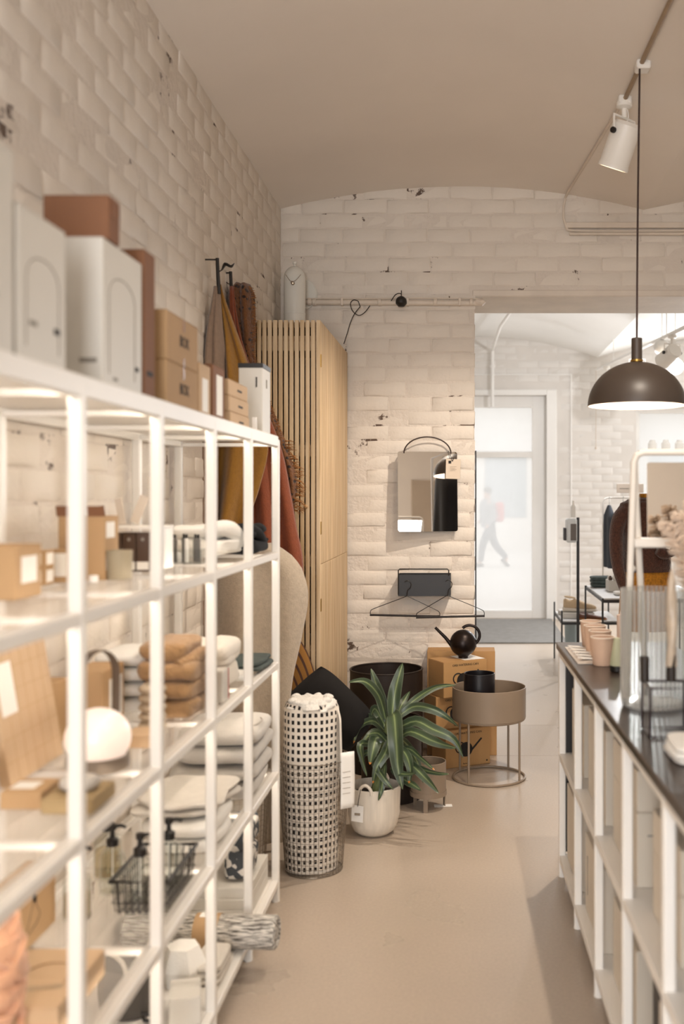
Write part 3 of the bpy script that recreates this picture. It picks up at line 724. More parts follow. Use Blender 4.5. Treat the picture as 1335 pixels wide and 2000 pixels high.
def glass_mat(name, color='#ffffff', rough=.02, ior=1.45, power=3.0, edge_shine=0.0):
    """clear thin-walled glass: see-through with a fresnel reflection"""
    if name in MATS: return MATS[name]
    m = bpy.data.materials.new(name); m.use_nodes = True; nt = m.node_tree; N, L = nt.nodes, nt.links
    N.remove(N['Principled BSDF'])
    t_ = N.new('ShaderNodeBsdfTransparent'); t_.inputs['Color'].default_value = (*lin(color), 1)
    g_ = N.new('ShaderNodeBsdfGlossy'); g_.inputs['Roughness'].default_value = max(.04, rough)
    lw = N.new('ShaderNodeLayerWeight'); lw.inputs['Blend'].default_value = .35
    f_ = N.new('ShaderNodeMath'); f_.operation = 'POWER'; f_.inputs[1].default_value = power; L.new(lw.outputs['Facing'], f_.inputs[0])
    x_ = N.new('ShaderNodeMixShader'); L.new(f_.outputs[0], x_.inputs['Fac']); L.new(t_.outputs[0], x_.inputs[1]); L.new(g_.outputs[0], x_.inputs[2])
    last = x_.outputs[0]
    if edge_shine:  # white towards grazing angles imitates bright streaks of refracted light
        d_ = N.new('ShaderNodeBsdfDiffuse'); d_.inputs['Color'].default_value = (.9, .9, .89, 1); y_ = N.new('ShaderNodeMixShader')
        k_ = N.new('ShaderNodeMath'); k_.operation = 'MULTIPLY'; k_.inputs[1].default_value = edge_shine; L.new(f_.outputs[0], k_.inputs[0]); L.new(k_.outputs[0], y_.inputs['Fac'])
        L.new(last, y_.inputs[1]); L.new(d_.outputs[0], y_.inputs[2]); last = y_.outputs[0]
    L.new(last, N['Material Output'].inputs['Surface']); MATS[name] = m; return m
M_GLASS = glass_mat('clear_glass', '#fafbfa'); M_ACRYL = glass_mat('clear_acrylic', '#f7f8f8', .03, 1.3)
def cloth(name, label, cat, x, y, z, a, b, hs, m, e1=.45, e2=.28, nz=.12, seed=1, group=None, off=0.0):
    """folded textile: soft layers lying on one another"""
    q = MB(); zz = 0; r = random.Random(seed)
    for i, hh_ in enumerate(hs):
        q.sup((r.uniform(-off, off), r.uniform(-off, off), zz+hh_/2), a*(1-.03*r.random()), b*(1-.03*r.random()), hh_*.54, e1, e2, 40, 14, nz, 9, seed+i); zz += hh_*.97
    lo = min(v[2] for v in q.v); q.v = [(v[0], v[1], v[2]-lo) for v in q.v]
    return tag(obj(name, q, m, None, (x, y, z), smooth=60), label, cat, group)
# --- second tier from the top
carton('kraft box with white label near the viewer on the upper tier', -1.09, -.902, 2.06, 2.185, Z2, 1.455, M_KRAFT, labels=(('aisle', .5, .55, .6, .5),))
for k, (y, z, w) in enumerate(((2.40, 0, .05), (2.40, .041, .05), (2.47, .041, .05))):
    carton(['lower small kraft box with white label behind the near kraft box', 'upper small labelled kraft box stacked behind the near kraft box', 'small labelled kraft box leaning in the gap beside the open carton'][k],
           -1.035+.03*(k == 2), -.985+.03*(k == 2), y+.005, y+.06, Z2+z if k < 2 else Z2, Z2+z+.0395 if k < 2 else Z2+.08, M_KRAFT, labels=(('front', .5, .55, .7, .7), ('aisle', .5, .55, .7, .7)))
oc = thing('open_carton', 'tall open kraft carton with upright dark flaps', 'box', (-.957, 2.61, Z2))
w, d, hh_ = .058, .05, .16
obj('body', MB().box(-w, w, -d, -d+.003, 0, hh_).box(-w, w, d-.003, d, 0, hh_).box(-w, -w+.003, -d+.003, d-.003, 0, hh_).box(w-.003, w, -d+.003, d-.003, 0, hh_).box(-w+.003, w-.003, -d+.003, d-.003, 0, .003), M_KRAFT, oc)
for x0, x1 in ((-w-.004, -.016), (.016, w)): obj('flap', MB().box(x0, x1, -.0015, .0015, 0, .026).xform(Matrix.Translation((0, -d, hh_)) @ Matrix.Rotation(.25, 4, 'X')), M_KRAFTD, oc)
for z in (.045, .125): obj('paper_label', MB().box(w, w+.0008, -.04, .02, z-.02, z+.02), M_PAPER, oc)
rs = thing('display_riser', 'small white riser shelf standing over the dark boxes', 'riser', (-.945, 2.93, Z2))
obj('plate', MB().box(-.085, .085, -.1, .1, .118, .124, .001), M_WHITE, rs)
for x in (-.083, .079): obj('side', MB().box(x, x+.004, -.1, .1, 0, .118), M_WHITE, rs)
for k in range(4):
    x = -1.005+k*.038
    t = thing('dark_gift_box', ['first', 'second', 'third', 'fourth'][k]+' dark brown box from the wall under the white riser', 'box', (x, 2.865, Z2), 0, 'dark brown boxes under the white riser')
    obj('body', MB().box(-.0175, .0175, -.03, .03, 0, .108, .001), M_DBOX, t)
    obj('paper_label', MB().box(-.0165, .0165, -.0308, -.03, .006, .028), M_PAPER, t)
    obj('emblem', MB().lathe([(.0001, .0004), (.005, .0004)], 14).xform(Matrix.Translation((0, -.0305, .09)) @ Matrix.Rotation(PI/2, 4, 'X')), M_GREYP, t)
def card(label, x, y, z, w, hh_, m, lean=.15, roll=0.0, t=.003):
    o = obj('display_card', MB().box(-w/2, w/2, -t/2, t/2, 0, hh_), m, None, (x, y, z), (-lean, roll, 0)); return tag(o, label, 'card')
rz = Z2+.1265
card('pale card strip leaning to one side on the white riser', -.995, 2.98, rz+.003, .02, .075, mat('pale_card', '#d8cbbd', .8, var=.03), .1, -.22)
card('wider pale card strip tilted away from its neighbour on the riser', -.955, 2.96, rz+.006, .026, .082, mat('pale_card', '#d8cbbd'), .1, .35)
card('narrow dark card leaning at the near end of the riser', -1.005, 2.85, rz+.002, .02, .055, mat('dark_card', '#5a4438', .6, var=.1, nscale=30), .1, -.2)
cu = thing('ceramic_cup', 'plain taupe ceramic cup in front of the dark boxes', 'cup', (-.873, 2.59, Z2))
obj('cup_body', MB().lathe([(.001, 0), (.029, 0), (.031, .003), (.033, .073), (.031, .074), (.0285, .005), (.001, .005)], 32), M_TAUPE, cu)
tag(obj('tealight', MB().lathe([(.001, 0), (.011, 0), (.011, .016), (.009, .017), (.001, .013)], 20), M_WHITEC, None, (-.905, 2.5, Z2)), 'tiny white tealight beside the taupe cup', 'candle')
ac = thing('acrylic_holder', 'clear acrylic box holder for grey tubes on the upper tier', 'holder', (-.872, 3.2, Z2))
a, b, hh_ = .062, .05, .045
obj('tray', MB().box(-a, a, -b, -b+.003, 0, hh_).box(-a, a, b-.003, b, 0, hh_).box(-a, -a+.003, -b+.003, b-.003, 0, hh_).box(a-.003, a, -b+.003, b-.003, 0, hh_).box(-a+.003, a-.003, -b+.003, b-.003, 0, .003), M_ACRYL, ac, smooth=0)
M_TUBE = mat('grey_aluminium_tube', '#6d6a66', .35, .3, var=.05)
for k in range(6):
    x, y = -.872-.045+.018*k, 3.2+(-.02 if k % 2 else .015)
    t = thing('cosmetic_tube', ['first', 'second', 'third', 'fourth', 'fifth', 'last'][k]+' slim grey tube from the wall in the acrylic holder', 'tube', (x, y, Z2+.004), 0, 'grey tubes in the acrylic holder')
    obj('tube_body', MB().lathe([(.001, 0), (.0065, 0), (.0068, .07), (.003, .075), (.001, .075)], 16), M_TUBE if k % 3 else M_WHITEC, t)
    obj('cap', MB().lathe([(.004, .074), (.004, .086), (.001, .087)], 12), M_BLACK, t)
gs = MB().sup((0, 0, .03), .1, .11, .032, .6, .35, 40, 14, .3, 10, 4).sup((-.01, .01, .075), .095, .1, .026, .7, .4, 40, 14, .4, 12, 6).tube([(.02, -.1, .085), (.07, -.06, .09), (.088, .0, .07), (.085, .06, .03)], [.02, .028, .03, .02], 10, smooth=4)
lo = min(v[2] for v in gs.v); gs.v = [(v[0], v[1], v[2]-lo) for v in gs.v]
tag(obj('folded_sweater', gs, M_WHITEC, None, (-.862, 3.44, Z2), smooth=60), 'white fluffy folded garment on the upper tier', 'garment')
gd = MB().sup((0, 0, .03), .105, .17, .03, .6, .35, 40, 14, .3, 10, 14).sup((-.01, -.02, .07), .095, .16, .022, .7, .4, 40, 14, .45, 12, 16).sup((.05, .08, .085), .045, .07, .018, .8, .6, 24, 12, .4, 14, 3)
gd.tube([(.0, -.15, .08), (.06, -.12, .09), (.095, -.06, .07), (.1, .02, .03)], [.018, .022, .022, .016], 10, smooth=4)
lo = min(v[2] for v in gd.v); gd.v = [(v[0], v[1], v[2]-lo) for v in gd.v]
tag(obj('folded_shirt', gd, M_NAVY, None, (-.84, 3.745, Z2), smooth=60), 'black rumpled garment at the far end of the upper tier', 'garment')
# --- middle tier
pn = thing('kraft_panel', 'large flat kraft panel box leaning with scored grid and white label', 'box', (-.985, 2.345, Z3))
Mx = Matrix.Rotation(-.17, 4, 'Y')
obj('board', MB().box(-.012, .012, -.145, .145, .0, .295, .002).xform(Mx @ Matrix.Translation((0, 0, .003))), M_KRAFTL, pn)
for i in range(1, 6): obj('score_line', MB().box(.012, .0126, -.143, .143, .05*i, .05*i+.0012).xform(Mx), M_KRAFT, pn)
for i in range(1, 6): obj('score_line', MB().box(.012, .0126, -.145+.048*i, -.1438+.048*i, .002, .293).xform(Mx), M_KRAFT, pn)
obj('paper_label', MB().box(.0126, .0132, -.13, -.055, .15, .265).xform(Mx), M_PAPER, pn)
carton('flat kraft box with white top label on the middle tier', -.935, -.852, 2.06, 2.16, Z3, Z3+.034, M_KRAFT, labels=(('top', .4, .5, .6, .5),))
carton('flat olive kraft box beside the labelled flat box', -.84, -.738, 2.03, 2.165, Z3, Z3+.028, mat('olive_board', '#a58e68', .8, var=.05))
tag(obj('grey_pebble_soap', MB().sup((0, 0, .016), .04, .032, .016, .8, .7, 24, 12, .15, 12, 2), mat('grey_soap', '#c2bcb4', .6, var=.05), None, (-.79, 2.1, Z3+.0292)), 'lumpy grey soap bar lying on the olive flat box', 'soap')
carton('upright kraft box with a white front label nearest on the middle tier', -1.04, -.955, 1.96, 2.1, Z3, Z3+.1, M_KRAFTL, labels=(('aisle', .5, .5, .6, .6), ('front', .6, .5, .5, .6)))
# globe lantern
gl = thing('globe_lantern', 'glowing opal globe lantern with a dark strap handle', 'lamp', (-.848, 2.37, Z3), .1)
M_OPAL = mat('opal_glass_lit', '#d8cbbf', .3, var=0, emit='#ffe6d4', estr=.42)
R = .074
obj('globe', MB().lathe([(R*.82, .028)]+[(R*math.cos(a), .072+R*.92*math.sin(a)) for a in [-.55+(PI/2+.55)*i/20 for i in range(20)]]+[(.001, .072+R*.92)], 40), M_OPAL, gl)
M_LANT = mat('warm_grey_metal', '#7c6f62', .4, .4, var=.03)
obj('base_ring', MB().lathe([(.001, 0), (.066, 0), (.07, .004), (.07, .03), (.066, .032), (.001, .032)], 40), M_LANT, gl)
hp = [Vector((-.05, 0, .10)), Vector((-.052, 0, .15)), Vector((-.052, 0, .2))]+[Vector((-.052*math.cos(PI*i/12), 0, .215+.058*math.sin(PI*i/12))) for i in range(13)]+[Vector((.052, 0, .2)), Vector((.052, 0, .15)), Vector((.05, 0, .10))]
band = MB().tube(hp, .014, 10, flat=.18)
obj('strap_handle', band, mat('dark_leather_strap', '#5a4d42', .6, var=.05), gl, rot=(0, 0, .95))
carton('plain kraft box against the wall behind the lantern', -1.1, -1.03, 2.55, 2.66, Z3, 1.085, M_KRAFT)
kb = carton('kraft box with white printed label behind the lantern', -1.045, -.955, 2.7, 2.875, Z3, 1.09, M_KRAFT, labels=(('aisle', .6, .5, .6, .66),), prints=(('aisle', .62, .5, .12, .2),))
for k in range(4):
    cloth('rolled_towel', ['lowest', 'second lowest', 'second highest', 'highest'][k]+' white towel in the pile against the wall', 'towel', -.985, 3.05, Z3+.0445*k, .085, .12, [.0445], M_WHITEC, .7, .3, .06, 3+k, 'white towels on the middle tier')
tag(obj('ribbed_vase', MB().lathe([(.001, 0)]+[(.026+.011*abs(math.sin(PI*5*t_)), .122*t_) for t_ in [i/60 for i in range(1, 61)]]+[(.02, .121), (.018, .02), (.001, .02)], 36), mat('beige_stoneware', '#b8a892', .6, var=.05), None, (-.842, 2.765, Z3)), 'beige stoneware vase of bulging rings on the middle tier', 'vase')
carton('small light kraft packet in front of the ringed vase', -.855, -.79, 2.56, 2.66, Z3, Z3+.03, M_KRAFTL)
kn = MB()
for i, (a_, b_, z_, dx) in enumerate(((.08, .12, .027, 0), (.078, .115, .078, .004), (.082, .125, .13, -.003), (.07, .11, .182, -.012))):
    kn.sup((dx, 0, z_), a_, b_, .031, .55, .35, 40, 16, .2, 14, i+3)
kn.tube([(.03, -.11, .15), (.055, -.06, .16), (.066, 0, .165), (.062, .07, .158)], [.014, .02, .022, .016], 10, smooth=4)
lo = min(v[2] for v in kn.v); kn.v = [(v[0], v[1], v[2]-lo) for v in kn.v]
tag(obj('knitted_throw', kn, M_TAN, None, (-.83, 2.965, Z3), smooth=60), 'tan chunky knitted throw folded high on the middle tier', 'blanket')
fl_ = MB()
fl_.sup((-.02, 0, .045), .13, .12, .048, .5, .3, 40, 14, .1, 7, 2).sup((-.01, 0, .115), .13, .125, .04, .5, .3, 40, 14, .12, 7, 5).sup((.08, -.02, .13), .045, .12, .035, .8, .5, 30, 12, .15, 9, 7)
lo = min(v[2] for v in fl_.v); fl_.v = [(v[0], v[1], v[2]-lo) for v in fl_.v]
tag(obj('fleece_throw', fl_, M_CREAM, None, (-.865, 3.335, Z3), smooth=60), 'thick cream fleece throw with a rolled fold on the middle tier', 'blanket')
carton('slim white box with a red edge beside the knitted throw', -.778, -.735, 3.115, 3.19, Z3, Z3+.095, M_CARDW, prints=(('aisle', .95, .5, .1, 1.0, mat('red_print', '#a62b1e', .6, var=0)),))
cloth('folded_scarf', 'grey green folded scarf at the far end of the middle tier', 'scarf', -.79, 3.76, Z3, .07, .13, [.018, .018], M_GREEN, seed=8, nz=.3)
cloth('small_cloth', 'small flat white folded cloth near the front edge of the middle tier', 'cloth', -.79, 3.53, Z3, .055, .07, [.02], M_WHITEC, seed=9)
# --- lower tier
cloth('grey_blanket', 'lower of two thick folded pale grey blankets', 'blanket', -.87, 3.66, Z4, .155, .19, [.06, .06], M_GREYC, .6, .3, .12, 11, off=.008)
gb = cloth('grey_blanket', 'upper of two thick folded pale grey blankets with a piped edge', 'blanket', -.865, 3.67, Z4+.123, .15, .185, [.06, .062], M_GREYC, .6, .32, .12, 15, off=.01)
obj('piped_seam', MB().tube([(.02+.122*math.cos(a), -.02+.13*math.sin(a), .1215+.004*math.cos(3*a)) for a in [-1.2+2.4*i/14 for i in range(15)]], .0028, 6), mat('darker_grey_piping', '#a9a39b', .9, var=.05), gb)
cloth('towel_pile', 'white folded bath sheet under the grey linen', 'towel', -.845, 3.13, Z4, .115, .16, [.045, .045], M_WHITEC, .5, .3, .1, 21)
cloth('linen_cloth', 'crumpled pale grey linen lying on the white bath sheet', 'cloth', -.855, 3.17, Z4+.094, .125, .17, [.03, .02], M_LINEN, .6, .4, .3, 24)
def pump_bottle(label, x, y, z, r=.036, hb=.115, liquid=None):
    t = thing('pump_bottle', label, 'bottle', (x, y, z), .4, 'glass pump bottles on the lower tier')
    prof = [(.001, 0), (r*.95, 0), (r, .004), (r, hb*.72), (r*.92, hb*.84), (r*.5, hb*.95), (r*.36, hb), (r*.36, hb+.012)]
    ins = [(r*.30, hb+.012), (r*.30, hb), (r*.45, hb*.94), (r*.86, hb*.83), (r*.93, hb*.72), (r*.93, .007), (.001, .007)]
    obj('glass_body', MB().lathe(prof+ins, 32), M_GLASS, t)
    if liquid: obj('liquid', MB().lathe([(.001, .0075), (r*.92, .0075), (r*.92, hb*liquid), (.001, hb*liquid)], 28), glass_mat('pale_soap', '#efe6d6', .05, 1.33), t)
    obj('pump_collar', MB().lathe([(r*.37, hb+.002), (r*.46, hb+.002), (r*.46, hb+.02), (r*.2, hb+.026), (r*.16, hb+.045), (.001, hb+.045)], 20), M_BLACK, t)
    obj('pump_head', MB().lathe([(.001, hb+.044), (r*.3, hb+.044), (r*.3, hb+.058), (.001, hb+.06)], 16).tube([(0, 0, hb+.052), (.022, 0, hb+.053), (.034, 0, hb+.046)], [.006, .005, .004], 8), M_BLACK, t)
    obj('dip_tube', MB().tube([(0, 0, .01), (0, 0, hb+.01)], .002, 6), M_WHITEC, t)
pump_bottle('clear pump bottle inside the wire basket nearer the viewer', -.838, 2.645, Z4+.006)
pump_bottle('clear pump bottle farther back in the wire basket', -.80, 2.77, Z4+.006)
pump_bottle('clear pump bottle against the wall behind the wire basket', -.985, 2.83, Z4, .038, .125, .6)
pump_bottle('clear pump bottle beside the kraft box with the pendant drawing', -.965, 2.55, Z4, .034, .12, .5)
pump_bottle('clear pump bottle standing between the wall and the basket', -.935, 2.72, Z4, .034, .12)
wk = thing('wire_basket', 'black wire basket holding pump bottles on the lower tier', 'basket', (-.815, 2.70, Z4))
a, b, hh_ = .072, .14, .085; q = MB()
q.tube([(-a, -b, hh_), (a, -b, hh_), (a, b, hh_), (-a, b, hh_)], .0052, 8, closed=True)
obj('rim', q, M_BLACK, wk)
q = MB()
for i in range(1, 8):
    x = -a+2*a*i/8; q.tube([(x, -b, hh_), (x*.93, -b*.95, .003), (x*.93, b*.95, .003), (x, b, hh_)], .002, 5)
for i in range(1, 14):
    y = -b+2*b*i/14; q.tube([(-a, y, hh_), (-a*.93, y*.95, .003), (a*.93, y*.95, .003), (a, y, hh_)], .002, 5)
for z in (.03, .058):
    k = .93+.07*z/hh_; q.tube([(-a*k, -b*k, z), (a*k, -b*k, z), (a*k, b*k, z), (-a*k, b*k, z)], .0014, 5, closed=True)
obj('wire_mesh', q, M_BLACK, wk)
pb = carton('kraft box printed with a pendant lamp line drawing', -1.082, -1.01, 2.275, 2.53, Z4, Z4+.15, M_KRAFT)
obj('print', MB().tube([(.0364, .0, .105), (.0364, -.05, .03), (.0364, .02, .03+.015), (.0364, .035, .06), (.0364, .0, .105)], .0009, 4).tube([(.0364, 0, .1), (.0364, 0, .115)], .006, 8), M_INK, pb)
fk = carton('flat open kraft mailer lying near the front of the lower tier', -.965, -.79, 1.99, 2.25, Z4, Z4+.055, M_KRAFTL)
obj('plastic_strip', MB().box(-.03, .05, -.065, -.05, .057, .06).xform(Matrix.Rotation(.25, 4, 'Z')), M_ACRYL, fk)
obj('loose_thread', MB().tube([(-.06, -.02, .058), (-.01, .05, .06), (.05, .04, .06), (.06, -.03, .058)], .0012, 5, smooth=5), M_TAN, fk)
pk = MB().sup((0, 0, .1), .062, .06, .1, .9, .9, 24, 16, .45, 18, 2); r = random.Random(6)
for i in range(46):
    a0, zz, tl_ = r.uniform(0, 2*PI), r.uniform(.02, .19), r.uniform(-2.2, 2.2); k_ = math.sqrt(max(.1, 1-((zz-.1)/.11)**2))
    pk.tube([((.052*k_+.008)*math.cos(a0+t_), (.056*k_+.008)*math.sin(a0+t_), zz+.035*tl_*math.sin(t_*1.3)) for t_ in [i_*.28 for i_ in range(9)]], .0075, 6, smooth=2)
lo = min(v[2] for v in pk.v); pk.v = [(v[0], v[1], v[2]-lo) for v in pk.v]
tag(obj('peach_wool_bundle', pk, mat('peach_wool', '#d9a583', .95, var=.15, nscale=30, bump=.6, bscale=90, sheen=.4), None, (-.905, 1.95, Z4), smooth=60), 'loose bundle of peach wool at the near end of the lower tier', 'yarn')
# --- bottom tier
def streak_wool():
    m = mat('melange_wool', '#d8d3ca', .95, var=.0, bump=.5, bscale=120, objvar=.001)
    nt = m.node_tree; N, L = nt.nodes, nt.links; b_ = N['Principled BSDF']
    tc = [n for n in N if n.type == 'TEX_COORD'][0]
    mp = N.new('ShaderNodeMapping'); mp.inputs['Scale'].default_value = (26, 300, 300); L.new(tc.outputs['Object'], mp.inputs['Vector'])
    nz = N.new('ShaderNodeTexNoise'); nz.inputs['Scale'].default_value = 1.0; nz.inputs['Detail'].default_value = 3; L.new(mp.outputs[0], nz.inputs['Vector'])
    rp = N.new('ShaderNodeValToRGB'); rp.color_ramp.elements[0].position = .40; rp.color_ramp.elements[0].color = (*lin('#4a443e'), 1)
    rp.color_ramp.elements[1].position = .58; rp.color_ramp.elements[1].color = (*lin('#dcd7ce'), 1)
    L.new(nz.outputs['Fac'], rp.inputs['Fac']); L.new(rp.outputs['Color'], b_.inputs['Base Color']); return m
rg = thing('rolled_rug', 'rolled black and white melange rug sticking out of the bottom tier', 'rug', (-.855, 3.325, Z5+.053), -.05)
spiral = MB().lathe([(.001, -.252), (.03, -.252), (.048, -.25), (.053, -.244), (.0535, .244), (.048, .25), (.04, .251), (.038, .243), (.025, .244), (.023, .25), (.001, .25)], 40).xform(Matrix.Rotation(PI/2, 4, 'Y'))
obj('roll', spiral, streak_wool(), rg)
sl = obj('paper_sleeve', MB().lathe([(.0545, -.035), (.0555, -.035), (.0555, .045), (.0545, .045)], 40, closed=True).xform(Matrix.Rotation(PI/2, 4, 'Y') @ Matrix.Translation((0, 0, .02))), M_KRAFT, rg)
obj('paper_label', MB().lathe([(.0562, -.02), (.0562, .03)], 12, a0=2.6, a1=3.5).xform(Matrix.Rotation(PI/2, 4, 'Y') @ Matrix.Translation((0, 0, .02))), M_PAPER, sl)
db = thing('dark_bag_basket', 'charcoal round basket bag with a pale strap on the bottom tier', 'bag', (-.955, 2.93, Z5))
M_CHAR = mat('charcoal_felt', '#4b4641', .85, var=.15, nscale=10, bump=.2, bscale=80)
obj('bag_body', MB().lathe([(.001, 0), (.075, 0), (.085, .01), (.09, .06), (.086, .135), (.082, .137), (.078, .13), (.082, .06), (.077, .014), (.001, .012)], 36), M_CHAR, db)
obj('strap', MB().tube([(-.08, 0, .12), (-.06, -.03, .17), (-.0, -.07, .16), (.02, -.09, .1), (.01, -.1, .05)], .006, 8, smooth=5), mat('pale_rope', '#cfc8bc', .9, var=.1, nscale=80), db)
obj('buckle', MB().tube([(.06, -.09, .03), (.09, -.09, .025), (.095, -.085, .005), (.065, -.085, .008)], .006, 6, closed=True), M_BLACK, db)
wd = thing('white_lamp_shade', 'white faceted lamp shade on the bottom tier', 'lamp shade', (-.85, 3.09, Z5))
obj('shade', MB().lathe([(.001, 0), (.06, 0), (.075, .05), (.05, .11), (.001, .11)], 6), M_WHITEC, wd, smooth=0)
carton('white gift box in front of the faceted lamp shade', -.83, -.745, 2.83, 2.95, Z5, Z5+.075, M_CARDW, rot=.25)
cloth('striped_towel', 'white folded towel with fine grey weave under the rolled rug', 'towel', -.775, 3.14, Z5, .045, .09, [.02, .02, .02], M_LINEN, .5, .3, .1, 31)
for k in range(3):
    carton(['bottom', 'middle', 'top'][k]+' flat white box in the pile at the far end of the bottom tier', -1.05, -.745, 3.52+.01*k, 3.88, Z5+.036*k, Z5+.036*k+.0345, M_CARDW)
def speckle():
    m = mat('speckled_fabric', '#8b8a88', .9, var=0, objvar=.001, bump=.3, bscale=60)
    nt = m.node_tree; N, L = nt.nodes, nt.links; tc = [n for n in N if n.type == 'TEX_COORD'][0]
    vo = N.new('ShaderNodeTexVoronoi'); vo.inputs['Scale'].default_value = 45; L.new(tc.outputs['Object'], vo.inputs['Vector'])
    rp = N.new('ShaderNodeValToRGB'); rp.color_ramp.interpolation = 'CONSTANT'
    rp.color_ramp.elements[0].color = (*lin('#3f4348'), 1); rp.color_ramp.elements[1].position = .55; rp.color_ramp.elements[1].color = (*lin('#c9c5bf'), 1)
    L.new(vo.outputs['Color'], rp.inputs['Fac']); L.new(rp.outputs['Color'], N['Principled BSDF'].inputs['Base Color']); return m
cloth('speckled_textile', 'dark speckled folded textile standing on the flat white boxes', 'textile', -.80, 3.68, Z5+.11, .05, .1, [.1, .1], speckle(), .5, .5, .2, 41)
# ------------------------------------------------------------------ slatted wooden cabinet
CX0, CX1, CY0, CY1, CZ = -1.118, -.716, 5.08, 6.275, 2.426
def pine(name, base, dark, sc=(30, 30, 1.2)):
    m = mat(name, base, .5, var=0, objvar=.09)
    nt = m.node_tree; N, L = nt.nodes, nt.links; b = N['Principled BSDF']; src = b.inputs['Base Color'].links[0].from_socket
    tc = [n for n in N if n.type == 'TEX_COORD'][0]; oi = [n for n in N if n.type == 'OBJECT_INFO'][0]
    ad = N.new('ShaderNodeVectorMath'); ad.operation = 'ADD'; L.new(tc.outputs['Object'], ad.inputs[0])
    sc2 = N.new('ShaderNodeVectorMath'); sc2.operation = 'SCALE'; sc2.inputs[0].default_value = (3, 5, 7); L.new(oi.outputs['Random'], sc2.inputs['Scale']); L.new(sc2.outputs[0], ad.inputs[1])
    mp = N.new('ShaderNodeMapping'); mp.inputs['Scale'].default_value = sc; L.new(ad.outputs[0], mp.inputs['Vector'])
    nz = N.new('ShaderNodeTexNoise'); nz.inputs['Scale'].default_value = 2.0; nz.inputs['Detail'].default_value = 4; L.new(mp.outputs[0], nz.inputs['Vector'])
    mr_ = N.new('ShaderNodeMapRange'); mr_.inputs['From Min'].default_value = .42; mr_.inputs['From Max'].default_value = .72; L.new(nz.outputs['Fac'], mr_.inputs['Value'])
    mx = N.new('ShaderNodeMix'); mx.data_type = 'RGBA'; mx.inputs['B'].default_value = (*lin(dark), 1)
    L.new(mr_.outputs['Result'], mx.inputs['Factor']); L.new(src, mx.inputs['A']); L.new(mx.outputs['Result'], b.inputs['Base Color'])
    return m
M_PINE = pine('pine_slat', '#d3ba97', '#b6966c'); M_PINEH = pine('pine_rail', '#c0a078', '#a07c52', (1.2, 30, 30))
cab = thing('slatted_cabinet', 'tall slatted pine cabinet in the corner of the brick walls', 'cabinet', (CX0, CY0, 0))
W, D = CX1-CX0, CY1-CY0
pit, sw, st = .0268, .0198, .02
n = int(W/pit); me = MB().box(0, sw, 0, st, 0.02, CZ, .0015).mesh('slat', 0); me.materials.append(M_PINE)
for i in range(n):
    o = obj('slat', me, None, cab, (W-sw-i*pit, 0, 0))
for z in (.08, .75, 1.2, 1.75, CZ-.15): obj('cross_rail', MB().box(0.005, W-.004, st, st+.02, z, z+.06 if z < 2.2 else z+.075, .002), M_PINEH, cab)
ns = int((D-.03)/pit)
mu = MB().box(-st, 0, 0, sw, 1.2135, CZ, .0015).mesh('door_slat', 0); mu.materials.append(M_PINE)
ml = MB().box(-st, 0, 0, sw, 0.02, 1.2105, .0015).mesh('door_slat', 0); ml.materials.append(M_PINE)
for nm, me_, z0, z1 in (('upper_door', mu, 1.2135, CZ), ('lower_door', ml, .02, 1.2105)):
    dr = obj(nm, MB().box(W-st-.012, W-st, .028, D, z0+.01, z1-.01, .001), M_PINEH, cab)
    for i in range(ns): obj('door_slat', me_, None, dr, (W, .026+i*pit, 0))
    for z in (z0+.18, z1-.2): obj('hinge', MB().box(W-.0005, W+.002, .004, .03, z-.03, z+.03, .0006).tube([(W+.001, .017, z-.032), (W+.001, .017, z+.032)], .003, 8), mat('brass', '#b08d4a'), dr)
obj('knot_knob', MB().lathe([(.001, 0), (.008, 0), (.011, .01), (.006, .018), (.001, .019)], 14).xform(Matrix.Translation((W-.07, 0, 1.5)) @ Matrix.Rotation(PI/2, 4, 'X')), M_PINEH, cab)
obj('cabinet_back', MB().box(0.002, .012, .03, D, .02, CZ-.02), M_PINEH, cab)
obj('top_board', MB().box(0.0, W-st-.004, .042, D, CZ-.03, CZ-.004), M_PINEH, cab)

# ------------------------------------------------------------------ wall hooks and hanging textiles
def leaf_hook(label, px, py, Y, flip):
    r = P(px, py, Y); t = thing('leaf_hook', label, 'hook', (XL, Y, r.z))
    L_ = r.x-XL
    obj('arm', MB().tube([(0, 0, 0), (L_, 0, 0)], .0035, 8), M_BLACK, t)
    obj('stem', MB().tube([(L_, 0, .006), (L_+.002, 0, -.05), (L_+.008, 0, -.15)], [.008, .008, .009], 8, smooth=4), M_BLACK, t)
    s = -1 if flip else 1
    obj('leaf', MB().tube([(L_, 0, -.055), (L_+s*.02, 0, -.045), (L_+s*.035, 0, -.02), (L_+s*.06, 0, -.03), (L_+s*.075, 0, -.015)], [.003, .006, .018, .014, .002], 8, smooth=4, flat=.4), M_BLACK, t)
leaf_hook('black metal leaf hook nearer the viewer on the brick wall', 424, 507, 4.46, False)
leaf_hook('black metal leaf hook farther along the brick wall', 450, 533, 4.86, True)
def spline(pts, t):
    """pts: list of (s, a, b, ...) sorted by s; smooth interpolation"""
    n = len(pts)
    for i in range(n-1):
        if t <= pts[i+1][0] or i == n-2:
            p0, p1, p2, p3 = pts[max(0, i-1)], pts[i], pts[i+1], pts[min(n-1, i+2)]
            u = (t-p1[0])/(p2[0]-p1[0]); u = min(1, max(0, u))
            return [0.5*((2*p1[k])+(p2[k]-p0[k])*u+(2*p0[k]-5*p1[k]+4*p2[k]-p3[k])*u*u+(3*p1[k]-p0[k]-3*p2[k]+p3[k])*u**3) for k in range(1, len(p1))]
